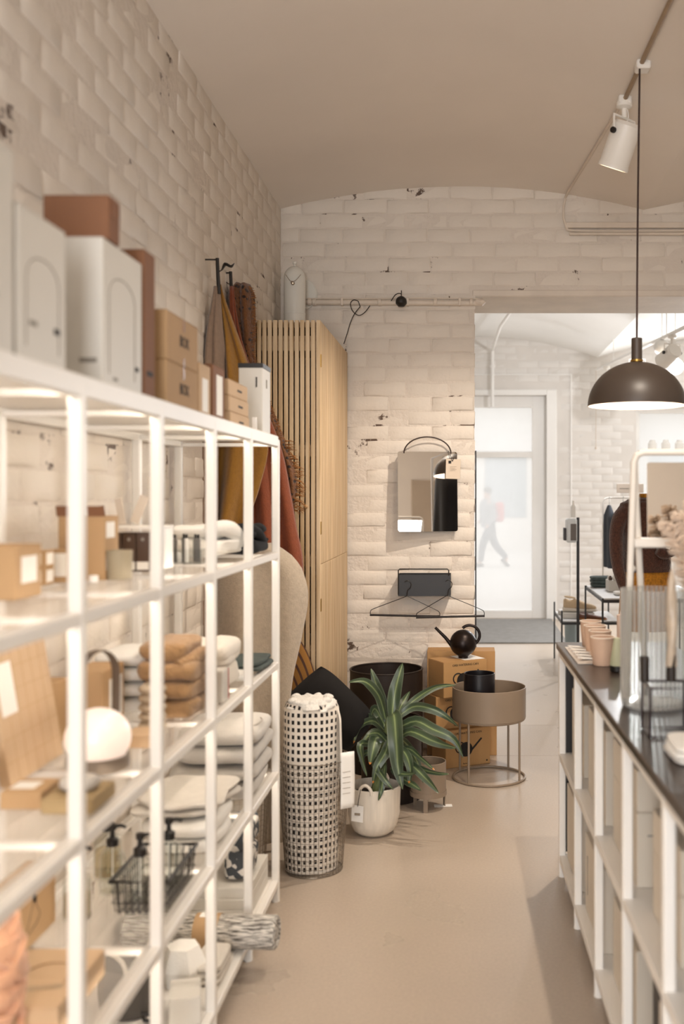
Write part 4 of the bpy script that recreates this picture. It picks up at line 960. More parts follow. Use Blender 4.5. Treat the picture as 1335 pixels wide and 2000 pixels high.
def hanging(name, label, rows, Y, m, folds=3, amp=.025, th=.008, nu=48, nv=48, cat='blanket', bulge=.06, seed=1, ph=0.0):
    """rows: (py, left px, right px) silhouette at depth Y; folds run down the cloth"""
    y0, y1 = rows[0][0], rows[-1][0]
    top = P((rows[0][1]+rows[0][2])/2, y0, Y)
    def fn(u, v):
        py = y0+(y1-y0)*v; l, r = spline(rows, py)
        a, b = P(l, py, Y), P(r, py, Y); w = abs(b.x-a.x)
        k = min(1, w/.12)
        dy = amp*k*math.sin(2*PI*folds*u+ph+1.2*math.sin(2.1*v+seed))-bulge*k*math.sin(PI*u)+.012*noise.noise(Vector((u*4, v*6, seed)))
        p = a.lerp(b, u); p.y += dy
        return tuple(p-top)
    q = MB().grid(fn, nu, nv)
    o = obj(name, q, m, None, tuple(top), smooth=80)
    md = o.modifiers.new('thickness', 'SOLIDIFY'); md.thickness = th; md.offset = 0
    return tag(o, label, cat, 'textiles hanging beside the cabinet')
def felt(name, c, bump=.3, sc=150): return mat(name, c, .95, var=.10, nscale=60, bump=bump, bscale=sc, sheen=.25)
M_TP, M_MU, M_RU = felt('taupe_wool', '#8a7463'), felt('mustard_wool', '#8f6524'), felt('rust_wool', '#7d3e22')
M_CRM = felt('cream_throw_wool', '#b3a593'); 
hanging('wool_blanket', 'taupe wool blanket hanging closest to the brick wall', [(560, 418, 428), (640, 404, 433), (710, 395, 438), (860, 392, 426), (1010, 388, 424), (1150, 385, 420), (1290, 384, 418)], 4.47, M_TP, 2, .015)
hanging('wool_blanket', 'mustard wool blanket hanging between the taupe and rust ones', [(556, 426, 431), (640, 432, 458), (710, 432, 484), (800, 425, 505), (870, 416, 524), (950, 412, 508), (1030, 412, 482), (1072, 415, 474)], 4.54, M_MU, 2, .02, seed=3)
hanging('wool_blanket', 'rust wool blanket flaring out in front of the cabinet slats', [(560, 449, 455), (650, 448, 468), (720, 446, 490), (800, 445, 520), (880, 445, 550), (960, 445, 566), (1030, 445, 578), (1095, 445, 590), (1180, 445, 588), (1300, 445, 575)], 4.78, M_RU, 3, .02, seed=5)
def crochet():
    m = felt('crochet_brown', '#6b4220', .9, 70)
    nt = m.node_tree; N, L = nt.nodes, nt.links; b = N['Principled BSDF']; src = b.inputs['Base Color'].links[0].from_socket
    uv = N.new('ShaderNodeTexCoord'); mp = N.new('ShaderNodeMapping'); mp.inputs['Scale'].default_value = (8, 46, 1); L.new(uv.outputs['UV'], mp.inputs['Vector'])
    vo = N.new('ShaderNodeTexVoronoi'); vo.inputs['Scale'].default_value = 1.0; L.new(mp.outputs[0], vo.inputs['Vector'])
    mr_ = N.new('ShaderNodeMapRange'); mr_.inputs['From Min'].default_value = .28; mr_.inputs['From Max'].default_value = .36; L.new(vo.outputs['Distance'], mr_.inputs['Value'])
    mx = N.new('ShaderNodeMix'); mx.data_type = 'RGBA'; mx.inputs['A'].default_value = (*lin('#20120a'), 1); L.new(src, mx.inputs['B'])
    L.new(mr_.outputs['Result'], mx.inputs['Factor']); L.new(mx.outputs['Result'], b.inputs['Base Color']); return m
cr_rows = [(556, 458, 486), (575, 442, 494), (640, 445, 496), (705, 462, 497), (800, 495, 530), (880, 522, 560), (940, 532, 578), (1002, 540, 572)]
cro = hanging('crochet_throw', 'dark brown crochet throw with a fringed edge', cr_rows, 4.9, crochet(), 2, .02, .012, seed=8)
fr = MB(); top = Vector(cro.location); r = random.Random(4)
for i in range(260):
    py = 560+440*i/260; l, rr = spline(cr_rows, py); p = P(rr-2, py, 4.9)-top; L_ = r.uniform(.012, .022) if py < 860 else r.uniform(.03, .062)
    ang = r.uniform(-.5, .35)
    y = r.uniform(-.03, .01)
    fr.tube([(p.x, p.y+y, p.z), (p.x+L_*.6, p.y+y-.006, p.z+L_*.5*math.sin(ang)), (p.x+L_, p.y+y-.004, p.z-L_*.2+L_*math.sin(ang))], [.0022, .0018, .0008], 4)
fo = obj('fringe', fr, felt('fringe_brown', '#8f5a22'), cro, kind='stuff')
hanging('cream_throw', 'large cream throw bulging out below the rust blanket', [(1062, 452, 530), (1080, 430, 562), (1110, 415, 587), (1160, 412, 600), (1230, 412, 590), (1330, 420, 570), (1420, 440, 563), (1520, 460, 560), (1640, 470, 556)], 4.51, M_CRM, 2, .018, .012, bulge=.07, seed=9)

# striped round cushion
def rings():
    m = bpy.data.materials.new('striped_weave'); m.use_nodes = True; nt = m.node_tree; N, L = nt.nodes, nt.links; b = N['Principled BSDF']; b.inputs['Roughness'].default_value = .9
    tc = N.new('ShaderNodeTexCoord'); ln = N.new('ShaderNodeVectorMath'); ln.operation = 'LENGTH'
    sp = N.new('ShaderNodeVectorMath'); sp.operation = 'MULTIPLY'; sp.inputs[1].default_value = (2.2, 0, 1); L.new(tc.outputs['Object'], sp.inputs[0]); L.new(sp.outputs[0], ln.inputs[0])
    mm = N.new('ShaderNodeMath'); mm.operation = 'MULTIPLY'; mm.inputs[1].default_value = 17; L.new(ln.outputs['Value'], mm.inputs[0])
    frc = N.new('ShaderNodeMath'); frc.operation = 'FRACT'; L.new(mm.outputs[0], frc.inputs[0])
    rp = N.new('ShaderNodeValToRGB'); rp.color_ramp.interpolation = 'CONSTANT'; rp.color_ramp.elements[0].color = (*lin('#8f632c'), 1)
    rp.color_ramp.elements[1].position = .68; rp.color_ramp.elements[1].color = (*lin('#4a2f22'), 1)
    L.new(frc.outputs[0], rp.inputs['Fac']); L.new(rp.outputs['Color'], b.inputs['Base Color']); return m
q = MB(); nR = 48
prof = [(.46*math.sin(PI*i/20), .055*math.cos(PI*i/20)) for i in range(21)]
q.lathe([(max(.001, r_), z_) for r_, z_ in prof], 64).xform(Matrix.Diagonal((1/2.2, 1, 1, 1)) @ Matrix.Rotation(PI/2, 4, 'X'))
tag(obj('striped_cushion', q, rings(), None, (-.912, 4.99, .463), (0, 0, 0)), 'tall oval mustard cushion with dark curved stripes', 'cushion')

# ------------------------------------------------------------------ black floor cushion
def pillow(a, b, t, seed=2):
    m = MB(); vs = []; n = 20
    for s in (1, -1):
        for j in range(n+1):
            for i in range(n+1):
                u, v = -1+2*i/n, -1+2*j/n
                e = (1-u**4)*(1-v**4); th = t*max(0, e)**.5
                k = 1-.06*(abs(u)*abs(v))**2
                x = a*u*(1-.09*v**4); z = b*v*(1-.05*u**4)
                w_ = .012*noise.noise(Vector((u*2.5, v*2.5, seed)))*e
                vs.append((x, s*th+w_, z))
    fs = []
    N1 = (n+1)**2
    for j in range(n):
        for i in range(n):
            a0 = j*(n+1)+i
            fs.append((a0, a0+1, a0+n+2, a0+n+1)); fs.append((N1+a0, N1+a0+n+1, N1+a0+n+2, N1+a0+1))
    for i in range(n):
        for a0, a1 in ((i, i+1), (n*(n+1)+i, n*(n+1)+i+1), (i*(n+1), (i+1)*(n+1)), (i*(n+1)+n, (i+1)*(n+1)+n)): fs.append((a0, a1, N1+a1, N1+a0))
    return m.add(vs, fs)
M_VELV = mat('black_velvet', '#0d0806', .9, var=.15, nscale=6, sheen=.04)
pc = P(642, 1425, 4.93)
pil = obj('floor_cushion', pillow(.20, .345, .08), M_VELV, None, (pc.x-.135, 4.9, .372), (-.1, .77, 0.0), smooth=80)
tag(pil, 'black velvet cushion leaning behind the checked basket', 'cushion')

# ------------------------------------------------------------------ wire baskets
M_WIRE = mat('grey_steel_wire', '#8f8477', .3, .7, var=.05)
def wire_tub(name, label, loc, r0, r1, hh_, nv, nr, wr=.0011):
    t = thing(name, label, 'basket', loc)
    rim = MB().lathe([(r1+.002*math.cos(a), hh_+.002*math.sin(a)) for a in [2*PI*i/8 for i in range(8)]], 48, closed=True)
    rim.lathe([(r0+.002*math.cos(a), .003+.002*math.sin(a)) for a in [2*PI*i/8 for i in range(8)]], 48, closed=True)
    obj('rim', rim, M_WIRE, t)
    q = MB()
    for i in range(nv):
        a = 2*PI*i/nv; q.tube([(r0*math.cos(a), r0*math.sin(a), .003), (r1*math.cos(a), r1*math.sin(a), hh_)], wr, 4, caps=False)
    for j in range(1, nr):
        k = j/nr; rr = r0+(r1-r0)*k; q.tube([(rr*math.cos(2*PI*i/36), rr*math.sin(2*PI*i/36), hh_*k) for i in range(36)], wr, 4, closed=True)
    for j in range(-6, 7):
        x = r0*j/7; y = math.sqrt(r0*r0-x*x); q.tube([(x, -y, .003), (x, y, .003)], wr, 4, caps=False).tube([(-y, x, .003), (y, x, .003)], wr, 4, caps=False)
    obj('wire_mesh', q, M_WIRE, t)
    return t
bc = (-.628, 4.27)
bk = wire_tub('wire_basket', 'tall grey wire basket holding the checked blanket roll', (bc[0], bc[1], 0), .118, .152, .468, 44, 26)
tl = obj('paper_tag', MB().grid(lambda u, v: (-.022+.062*u, -.004*math.sin(3*v), -.23*v), 4, 10).xform(Matrix.Translation((.14, -.078, .505)) @ Matrix.Rotation(.55, 4, 'Z')), M_PAPER, bk)
md = tl.modifiers.new('t', 'SOLIDIFY'); md.thickness = .0012
for k in range(5): obj('tag_print', MB().box(-.015, .02, -.0055, -.0045, -.08-.022*k, -.0785-.022*k).xform(Matrix.Translation((.14, -.0785, .505)) @ Matrix.Rotation(.55, 4, 'Z')), mat('grey_print', '#9b8d7c'), tl)
def checked():
    m = bpy.data.materials.new('checked_weave'); m.use_nodes = True; nt = m.node_tree; N, L = nt.nodes, nt.links; b = N['Principled BSDF']; b.inputs['Roughness'].default_value = .95
    tc = N.new('ShaderNodeTexCoord'); sx = N.new('ShaderNodeSeparateXYZ')
    nz = N.new('ShaderNodeTexNoise'); nz.inputs['Scale'].default_value = 60; L.new(tc.outputs['UV'], nz.inputs['Vector'])
    L.new(tc.outputs['UV'], sx.inputs[0])
    def sq(sock, k, lo):
        a = N.new('ShaderNodeMath'); a.operation = 'MULTIPLY_ADD'; a.inputs[1].default_value = k; L.new(sock, a.inputs[0])
        ns_ = N.new('ShaderNodeMath'); ns_.operation = 'MULTIPLY'; ns_.inputs[1].default_value = .14; L.new(nz.outputs['Fac'], ns_.inputs[0]); L.new(ns_.outputs[0], a.inputs[2])
        f = N.new('ShaderNodeMath'); f.operation = 'FRACT'; L.new(a.outputs[0], f.inputs[0])
        g = N.new('ShaderNodeMath'); g.operation = 'GREATER_THAN'; g.inputs[1].default_value = lo; L.new(f.outputs[0], g.inputs[0]); return g.outputs[0]
    p = N.new('ShaderNodeMath'); p.operation = 'MULTIPLY'; L.new(sq(sx.outputs['X'], 27, .51), p.inputs[0]); L.new(sq(sx.outputs['Y'], 23, .46), p.inputs[1])
    mx = N.new('ShaderNodeMix'); mx.data_type = 'RGBA'; mx.inputs['A'].default_value = (*lin('#e6ddd0'), 1); mx.inputs['B'].default_value = (*lin('#1b1614'), 1)
    L.new(p.outputs[0], mx.inputs['Factor']); L.new(mx.outputs['Result'], b.inputs['Base Color'])
    bp_ = N.new('ShaderNodeBump'); bp_.inputs['Strength'].default_value = .5; bp_.inputs['Distance'].default_value = .004; L.new(p.outputs[0], bp_.inputs['Height']); L.new(bp_.outputs['Normal'], b.inputs['Normal'])
    return m
br = thing('checked_blanket', 'rolled white blanket with black squares standing in the wire basket', 'blanket', (bc[0]-.012, bc[1], .008))
def rollf(u, v):
    a = 2*PI*u; z = .69*v
    rr = .103+.008*v+.006*math.sin(2*a+1)+.005*noise.noise(Vector((math.cos(a)*2, math.sin(a)*2, v*4)))
    if v > .93: rr *= 1-((v-.93)/.07)**2*.12
    return ((rr+.003*math.sin(a))*math.cos(a), rr*.92*math.sin(a), z)
obj('outer_weave', MB().grid(rollf, 72, 60), checked(), br, smooth=80)
def flapf(u, v):
    z = .40+.27*v; a = .06-.3*u
    rr = .112+.030*u*(1-.25*v)
    return (rr*math.cos(a), rr*math.sin(a)-.01, z-.05*u)
fp = obj('loose_edge', MB().grid(flapf, 12, 24), checked(), br, smooth=80); fp.modifiers.new('t', 'SOLIDIFY').thickness = .008
fz = MB().sup((0, 0, .675), .097, .09, .035, .7, .9, 40, 16, .35, 26, 3)
r = random.Random(8)
for i in range(14):
    a = 2*PI*i/14; fz.sup((.075*math.cos(a), .07*math.sin(a), .69+r.uniform(-.006, .012)), .022, .022, .016, 1, 1, 10, 8, .2, 40, i)
obj('fleece_lining', fz, mat('white_fleece', '#f0ebe2', 1, var=.06, nscale=60, bump=.8, bscale=140, sheen=.4), br, smooth=80)
bk2 = wire_tub('wire_basket', 'grey wire basket tucked behind the shelf end post', (-.93, 4.17, 0), .115, .138, .5, 40, 24)
tag(obj('cream_roll', MB().lathe([(.001, .006), (.1, .006), (.108, .03), (.112, .53), (.1, .55), (.05, .56), (.001, .555)], 40), M_CRM, None, (-.93, 4.17, 0)), 'cream blanket roll in the basket behind the shelf end post', 'blanket')

# ------------------------------------------------------------------ planters
M_DARKM = mat('dark_bronze_metal', '#2a201b', .5, .2, var=.1, nscale=8)
M_TAUPM = mat('taupe_powder_coat', '#8b7a68', .5, var=.04, nscale=6)
def pot(name, label, x, y, r, z0, hh_, m, th=.004, bead=.004, r0=None, cat='pot', soil=None):
    t = thing(name, label, cat, (x, y, z0)); r0 = r0 or r
    obj('pot_wall', MB().lathe([(.001, 0), (r0, 0), (r, hh_), (r-th, hh_), (r0-th, th), (.001, th)], 56), m, t)
    if bead: obj('rim', MB().lathe([(r-th/2+bead*math.cos(a), hh_+bead*math.sin(a)) for a in [2*PI*i/10 for i in range(10)]], 56, closed=True), m, t)
    return t
pot('tall_planter', 'large dark metal planter against the brick wall', P(754, 1307, 5.85).x, 5.85, .207, 0, .565, M_DARKM, bead=.005)
pot('dark_planter', 'medium dark metal planter behind the plant', -.378, 5.29, .155, 0, .405, M_DARKM)
sp = pot('legged_pot', 'small taupe pot on flat legs beside the white plant pot', P(836, 1500, 5.1).x, 5.1, .088, .068, .165, M_TAUPM, bead=.0025)
obj('base_band', MB().lathe([(.089, .0), (.0915, .0), (.0915, .022), (.089, .022)], 48, closed=True), M_TAUPM, sp)
for k in range(3):
    a = -PI/2-.12+2*PI*k/3; obj('leg', MB().box(-.011, .011, -.002, .003, -.068, .012, .0008).xform(Matrix.Translation((.086*math.cos(a), .086*math.sin(a), 0)) @ Matrix.Rotation(a+PI/2, 4, 'Z')), M_TAUPM, sp)
tag(obj('price_card', MB().box(-.045, .045, -.02, .02, 0, .001), M_PAPER, None, (-.108, 5.13, .0015), (0, 0, .1)), 'white price card lying on the floor under the taupe pot', 'card')
# plant stand
PSX, PSY = P(954.5, 1400, 5.65).x, 5.65
ps = thing('plant_stand', 'round taupe planter on thin legs with a ring base', 'planter', (PSX, PSY, 0), .25)
R = .203
obj('bowl', MB().lathe([(.001, .325), (R-.006, .325), (R-.002, .33), (R-.002, .336), (R, .338), (R, .502), (R-.003, .504), (R-.006, .502), (R-.006, .34), (.001, .334)], 72), M_TAUPM, ps)
obj('ring_base', MB().lathe([(R-.005+.0065*math.cos(a), .0068+.0065*math.sin(a)) for a in [2*PI*i/10 for i in range(10)]], 72, closed=True), M_TAUPM, ps)
for k in range(4):
    a = math.radians(-125+90*k)-.25; obj('leg', MB().tube([((R-.006)*math.cos(a), (R-.006)*math.sin(a), .005), ((R-.006)*math.cos(a), (R-.006)*math.sin(a), .332)], .0062, 10), M_TAUPM, ps)
bp_ = pot('black_pot', 'small black cylindrical pot sitting in the taupe planter', P(935.5, 1330, 5.62).x, 5.61, .085, .336, .245, mat('black_ceramic', '#0f0b10', .4, var=.1), th=.006, bead=.003)

# ------------------------------------------------------------------ white pot with plant
WX, WY = P(730, 1550, 4.72).x, 4.72
wp = thing('white_pot', 'white ribbed-glaze pot with rounded base and loop handles', 'pot', (WX, WY, 0))
prof = [(.001, 0), (.05, 0), (.07, .004), (.094, .022), (.110, .055), (.119, .10), (.123, .222), (.1175, .225), (.114, .10), (.105, .055), (.085, .025), (.001, .018)]
def pot_glaze():
    m = mat('streaked_white_glaze', '#e2d8c9', .4, var=.10, nscale=3, stretch=(16, 16, 1.2), coat=.3); return m
obj('pot_wall', MB().lathe(prof, 64), pot_glaze(), wp)
for a in (-PI/2-.25, PI/2-.25):
    c, s = math.cos(a), math.sin(a); tx, ty = -s, c
    obj('loop_handle', MB().tube([(.117*c+tx*.03*math.cos(b), .117*s+ty*.03*math.cos(b), .208+.042*max(0, math.sin(b))) for b in [PI*i/14 for i in range(15)]], .0075, 10), pot_glaze(), wp)
tgp = obj('hang_tag', MB().box(-.028, .028, -.0008, .0008, -.075, 0).xform(Matrix.Translation((-.062, -.125, .165)) @ Matrix.Rotation(-.28, 4, 'Z') @ Matrix.Rotation(.06, 4, 'Y') @ Matrix.Rotation(.05, 4, 'X')), M_PAPER, wp)
obj('tag_print', MB().box(-.015, .012, -.0018, -.001, -.045, -.034).xform(Matrix.Translation((-.062, -.125, .165)) @ Matrix.Rotation(-.28, 4, 'Z')), mat('grey_print', '#9b8d7c'), tgp)
obj('string', MB().tube([(-.05, -.118, .235), (-.058, -.128, .19), (-.062, -.127, .16)], .0014, 5, smooth=4), M_STR, wp)
obj('soil', MB().lathe([(.001, .185), (.06, .188), (.114, .18)], 32), mat('dark_soil', '#221812', 1, var=.3, nscale=60, bump=1, bscale=80), wp)
plt = thing('dracaena_plant', 'leafy dracaena with long pale-striped leaves in the white pot', 'plant', (WX, WY, .186))
def leaf_mat():
    m = bpy.data.materials.new('striped_leaf'); m.use_nodes = True; nt = m.node_tree; N, L = nt.nodes, nt.links; b = N['Principled BSDF']; b.inputs['Roughness'].default_value = .38
    tc = N.new('ShaderNodeTexCoord'); sx = N.new('ShaderNodeSeparateXYZ'); L.new(tc.outputs['UV'], sx.inputs[0])
    rp = N.new('ShaderNodeValToRGB'); cr = rp.color_ramp
    cols = [(0, '#66705c'), (.08, '#3c4a36'), (.3, '#3d4c35'), (.42, '#4d5e3c'), (.5, '#8a9868'), (.58, '#4d5e3c'), (.7, '#3d4c35'), (.92, '#3c4a36'), (1, '#66705c')]
    cr.elements[0].position = 0; cr.elements[0].color = (*lin(cols[0][1]), 1); cr.elements[1].position = 1; cr.elements[1].color = (*lin(cols[-1][1]), 1)
    for p_, c_ in cols[1:-1]: e = cr.elements.new(p_); e.color = (*lin(c_), 1)
    L.new(sx.outputs['X'], rp.inputs['Fac'])
    oi = N.new('ShaderNodeObjectInfo')
    tip = N.new('ShaderNodeMath'); tip.operation = 'GREATER_THAN'; tip.inputs[1].default_value = .93; L.new(sx.outputs['Y'], tip.inputs[0])
    sel = N.new('ShaderNodeMath'); sel.operation = 'GREATER_THAN'; sel.inputs[1].default_value = .7; L.new(oi.outputs['Random'], sel.inputs[0])
    mu_ = N.new('ShaderNodeMath'); mu_.operation = 'MULTIPLY'; L.new(tip.outputs[0], mu_.inputs[0]); L.new(sel.outputs[0], mu_.inputs[1])
    mx = N.new('ShaderNodeMix'); mx.data_type = 'RGBA'; mx.inputs['B'].default_value = (*lin('#c07a34'), 1); L.new(mu_.outputs[0], mx.inputs['Factor']); L.new(rp.outputs['Color'], mx.inputs['A'])
    L.new(mx.outputs['Result'], b.inputs['Base Color']); return m
M_LEAF = leaf_mat()
base = Vector((WX, WY, .186))
def leaf(pts, w, seed, fold=.25, twist=0.0):
    """pts: 3-D centre line in world space; w: widest half width"""
    n = 16; q = MB(); vs = []; uv = []
    P_ = [Vector(p) for p in pts]; m = len(P_)
    def C(t):
        x = t*(m-1); i = min(int(x), m-2); u = x-i
        p0, p1, p2, p3 = P_[max(0, i-1)], P_[i], P_[i+1], P_[min(m-1, i+2)]
        return 0.5*((2*p1)+(p2-p0)*u+(2*p0-5*p1+4*p2-p3)*u*u+(3*p1-p0-3*p2+p3)*u**3)
    for j in range(n+1):
        t = j/n; c = C(t); d = (C(min(1, t+.02))-C(max(0, t-.02))).normalized()
        view = Vector((0, -1, .35)).normalized()
        s = d.cross(view); s = s.normalized() if s.length > .05 else Vector((1, 0, 0))
        s = Matrix.Rotation(twist*(t-.3)+.25*math.sin(seed+4*t), 3, d) @ s; nn = s.cross(d)
        ww = w*(math.sin(PI*min(1, (.10+.9*t)))**.75)*(1-.25*t) if t < .985 else w*.02
        for k, u in enumerate((-1, -.5, 0, .5, 1)):
            vs.append(c+s*ww*u+nn*(-fold*ww*(1-abs(u)))+nn*.003*math.sin(9*t+seed+u*2)); uv.append(((u+1)/2, t))
    fs = [(j*5+k, j*5+k+1, (j+1)*5+k+1, (j+1)*5+k) for j in range(n) for k in range(4)]
    q.add([v-base for v in vs], fs, uv)
    o = obj('leaf', q, M_LEAF, plt, smooth=80); return o
LV = [([(757, 1410), (742, 1360), (724, 1306)], 11, (4.76, 4.8, 4.84), 0), ([(765, 1400), (772, 1345), (786, 1295)], 13, (4.76, 4.78, 4.82), .3),
      ([(752, 1405), (738, 1358), (712, 1331), (681, 1332)], 9, (4.74, 4.7, 4.66, 4.62), .5), ([(770, 1405), (808, 1368), (850, 1343), (890, 1338)], 7, (4.78, 4.82, 4.88, 4.93), .3),
      ([(772, 1405), (805, 1381), (838, 1384), (868, 1398), (895, 1420)], 9, (4.76, 4.78, 4.8, 4.8, 4.82), .9), ([(772, 1425), (810, 1408), (845, 1424), (885, 1444), (904, 1480)], 11, (4.74, 4.7, 4.66, 4.64, 4.62), .8),
      ([(772, 1445), (800, 1428), (840, 1445), (865, 1455), (890, 1461)], 10, (4.74, 4.68, 4.62, 4.6, 4.58), .5), ([(764, 1392), (769, 1400), (772, 1450), (776, 1500), (786, 1542)], 16, (4.72, 4.66, 4.6, 4.6, 4.6), 0),
      ([(760, 1455), (738, 1432), (714, 1436)], 6, (4.72, 4.66, 4.6), .3), ([(748, 1440), (735, 1442), (728, 1466), (722, 1493)], 13, (4.72, 4.66, 4.62, 4.6), .2),
      ([(745, 1460), (706, 1452), (706, 1480), (716, 1516)], 7, (4.74, 4.64, 4.6, 4.6), .4), ([(745, 1475), (732, 1492), (750, 1522), (768, 1543)], 7, (4.72, 4.62, 4.58, 4.58), .4),
      ([(752, 1490), (748, 1520), (744, 1545), (738, 1564)], 6, (4.7, 4.6, 4.58, 4.58), .1), ([(765, 1480), (800, 1492), (832, 1522), (856, 1549)], 9, (4.72, 4.64, 4.58, 4.55), .4),
      ([(768, 1465), (797, 1462), (822, 1482), (848, 1504)], 6, (4.74, 4.66, 4.6, 4.56), .5), ([(765, 1505), (790, 1524), (808, 1534), (822, 1544)], 7, (4.72, 4.62, 4.58, 4.56), .2),
      ([(755, 1425), (733, 1385), (724, 1398)], 9, (4.78, 4.84, 4.86), .3), ([(755, 1440), (728, 1430), (701, 1458)], 7, (4.74, 4.7, 4.64), .4),
      ([(760, 1440), (730, 1408), (700, 1420), (690, 1452)], 8, (4.8, 4.86, 4.88, 4.86), .4), ([(765, 1440), (790, 1450), (815, 1490), (826, 1530)], 8, (4.8, 4.84, 4.86, 4.84), .4),
      ([(758, 1445), (752, 1470), (735, 1500), (728, 1530)], 9, (4.7, 4.62, 4.6, 4.6), .2), ([(766, 1450), (790, 1470), (800, 1500), (798, 1530)], 9, (4.7, 4.64, 4.6, 4.6), .2),
      ([(757, 1430), (720, 1400), (698, 1408)], 8, (4.82, 4.9, 4.94), .3), ([(763, 1420), (748, 1380), (740, 1345)], 9, (4.8, 4.86, 4.9), .2), ([(766, 1420), (782, 1380), (800, 1350)], 8, (4.8, 4.88, 4.94), .3),
      ([(766, 1470), (820, 1500), (850, 1510), (876, 1512)], 5, (4.74, 4.66, 4.62, 4.6), .5), ([(760, 1470), (745, 1480), (716, 1470), (700, 1488)], 8, (4.76, 4.74, 4.7, 4.68), .3),
      ([(762, 1500), (775, 1508), (792, 1512), (812, 1510)], 6, (4.7, 4.62, 4.58, 4.55), .2)]
for i, (pp, w_, yy, tw) in enumerate(LV):
    leaf([P(x, y, d_) for (x, y), d_ in zip(pp, yy)], w_*4.75/2000*1.12, i*1.7, .28, tw)
st_ = MB()
for (x, y) in ((758, 1400), (764, 1440), (752, 1455)): st_.tube([base+Vector((rnd.uniform(-.02, .02), rnd.uniform(-.02, .02), -.02)), P((x+735)/2, (y+1530)/2, 4.76), P(x, y, 4.76)], [.014, .012, .009], 8, smooth=4)
st_.xform(Matrix.Translation(-base)); obj('stem', st_, mat('leaf_sheath', '#5f6a3c', .6, var=.2, nscale=20), plt)

# ------------------------------------------------------------------ watering can boxes and can
M_OK = mat('ochre_carton', '#b88e5c', .7, var=.05, nscale=5); M_OKD = M_OK
def can_box(label, x0, x1, y0, y1, z0, z1, rot=0.0, printed=True):
    t = carton(label, x0, x1, y0, y1, z0, z1, M_OK, rot, group='kraft boxes stacked by the opening')
    if printed:
        a, b, hh_ = (x1-x0)/2, (y1-y0)/2, z1-z0
        tm = text_mesh('ORB WATERING CAN', .0175); tm.materials.append(M_INK); obj('print', tm, None, t, (.0, -b-.001, hh_-.022), FACE['front'])
        tm = text_mesh('ferm', .014); tm.materials.append(M_INK); obj('print', tm, None, t, (-.02, -b-.001, .018), FACE['front'])
        e = .0015; q = MB()
        q.lathe([(.0001, 0), (.042, 0)], 28).xform(Matrix.Translation((-.015, -b-e, hh_*.46)) @ Matrix.Rotation(PI/2, 4, 'X'))
        q.tube([(.015, -b-e, hh_*.40), (.085, -b-e, hh_*.72)], .005, 6)
        q.tube([(-.05+.03*math.cos(c), -b-e, hh_*.52+.03*math.sin(c)) for c in [1.0+4.3*i/14 for i in range(15)]], .0035, 6)
        obj('print', q, M_INK, t)
        obj('print', MB().lathe([(.0001, 0), (.005, 0)], 12).xform(Matrix.Translation((a-.022, -b-e, .022)) @ Matrix.Rotation(PI/2, 4, 'X')), M_INK, t)
    return t
def turned(px, py, Y, L_, D_, th):
    """centre of a box whose near corner stands at the given point, turned by th"""
    c = P(px, py, Y); return c.x+math.cos(th)*L_/2-math.sin(th)*D_/2, Y+math.sin(th)*L_/2+math.cos(th)*D_/2
BL, BD = .285, .19
for (lab, px, Y_, th, z0, z1) in (('printed kraft box at the bottom of the front stack', 870, 5.82, .46, 0, .214), ('printed kraft box in the middle of the front stack', 851, 5.84, .40, .2165, .402), ('printed kraft box under the watering can', 866, 5.80, .52, .4045, .607)):
    x_, y_ = turned(px, 1400, Y_, BL, BD, th); t3 = can_box(lab, x_-BL/2, x_+BL/2, y_-BD/2, y_+BD/2, z0, z1, th)
obj('white_lid_sheet', MB().box(.0, .135, -.085, .085, .2045, .2052), M_PAPER, t3)
for k in range(3):
    can_box(['lowest', 'middle', 'top'][k]+' plain kraft box of the rear stack against the wall', P(834, 1300, 6.16).x, P(966, 1300, 6.16).x+(.01 if k == 0 else 0), 6.125, 6.285, .208*k, .208*k+.206, 0, False)
cl = P(904, 1258, 5.96)
wc = thing('watering_can', 'round black orb watering can standing on the kraft box', 'watering can', (cl.x, 5.96, .6085))
M_ORB = mat('brushed_black_steel', '#241a16', .36, .6, var=.06, nscale=30)
r_ = .078; zc_ = .088
obj('orb', MB().lathe([(.001, 0), (.028, 0), (.028, .012), (.034, .017)]+[(r_*math.cos(a), zc_+r_*math.sin(a)) for a in [-1.1+(PI/2+1.05)*i/22 for i in range(23)]]+[(.016, zc_+r_*.985), (.014, zc_+r_*.95), (.001, zc_+r_*.95)], 48), M_ORB, wc)
obj('spout', MB().tube([(-.05, -.01, zc_-.035), (-.10, -.012, zc_+.03), (-.162, -.014, zc_+.092)], [.0125, .010, .0078], 14), M_ORB, wc)
obj('handle', MB().tube([(.038+.058*math.cos(a), 0, zc_+.045+.058*math.sin(a)) for a in [2.35-3.6*i/24 for i in range(25)]], .0068, 10, flat=1.3), M_ORB, wc)
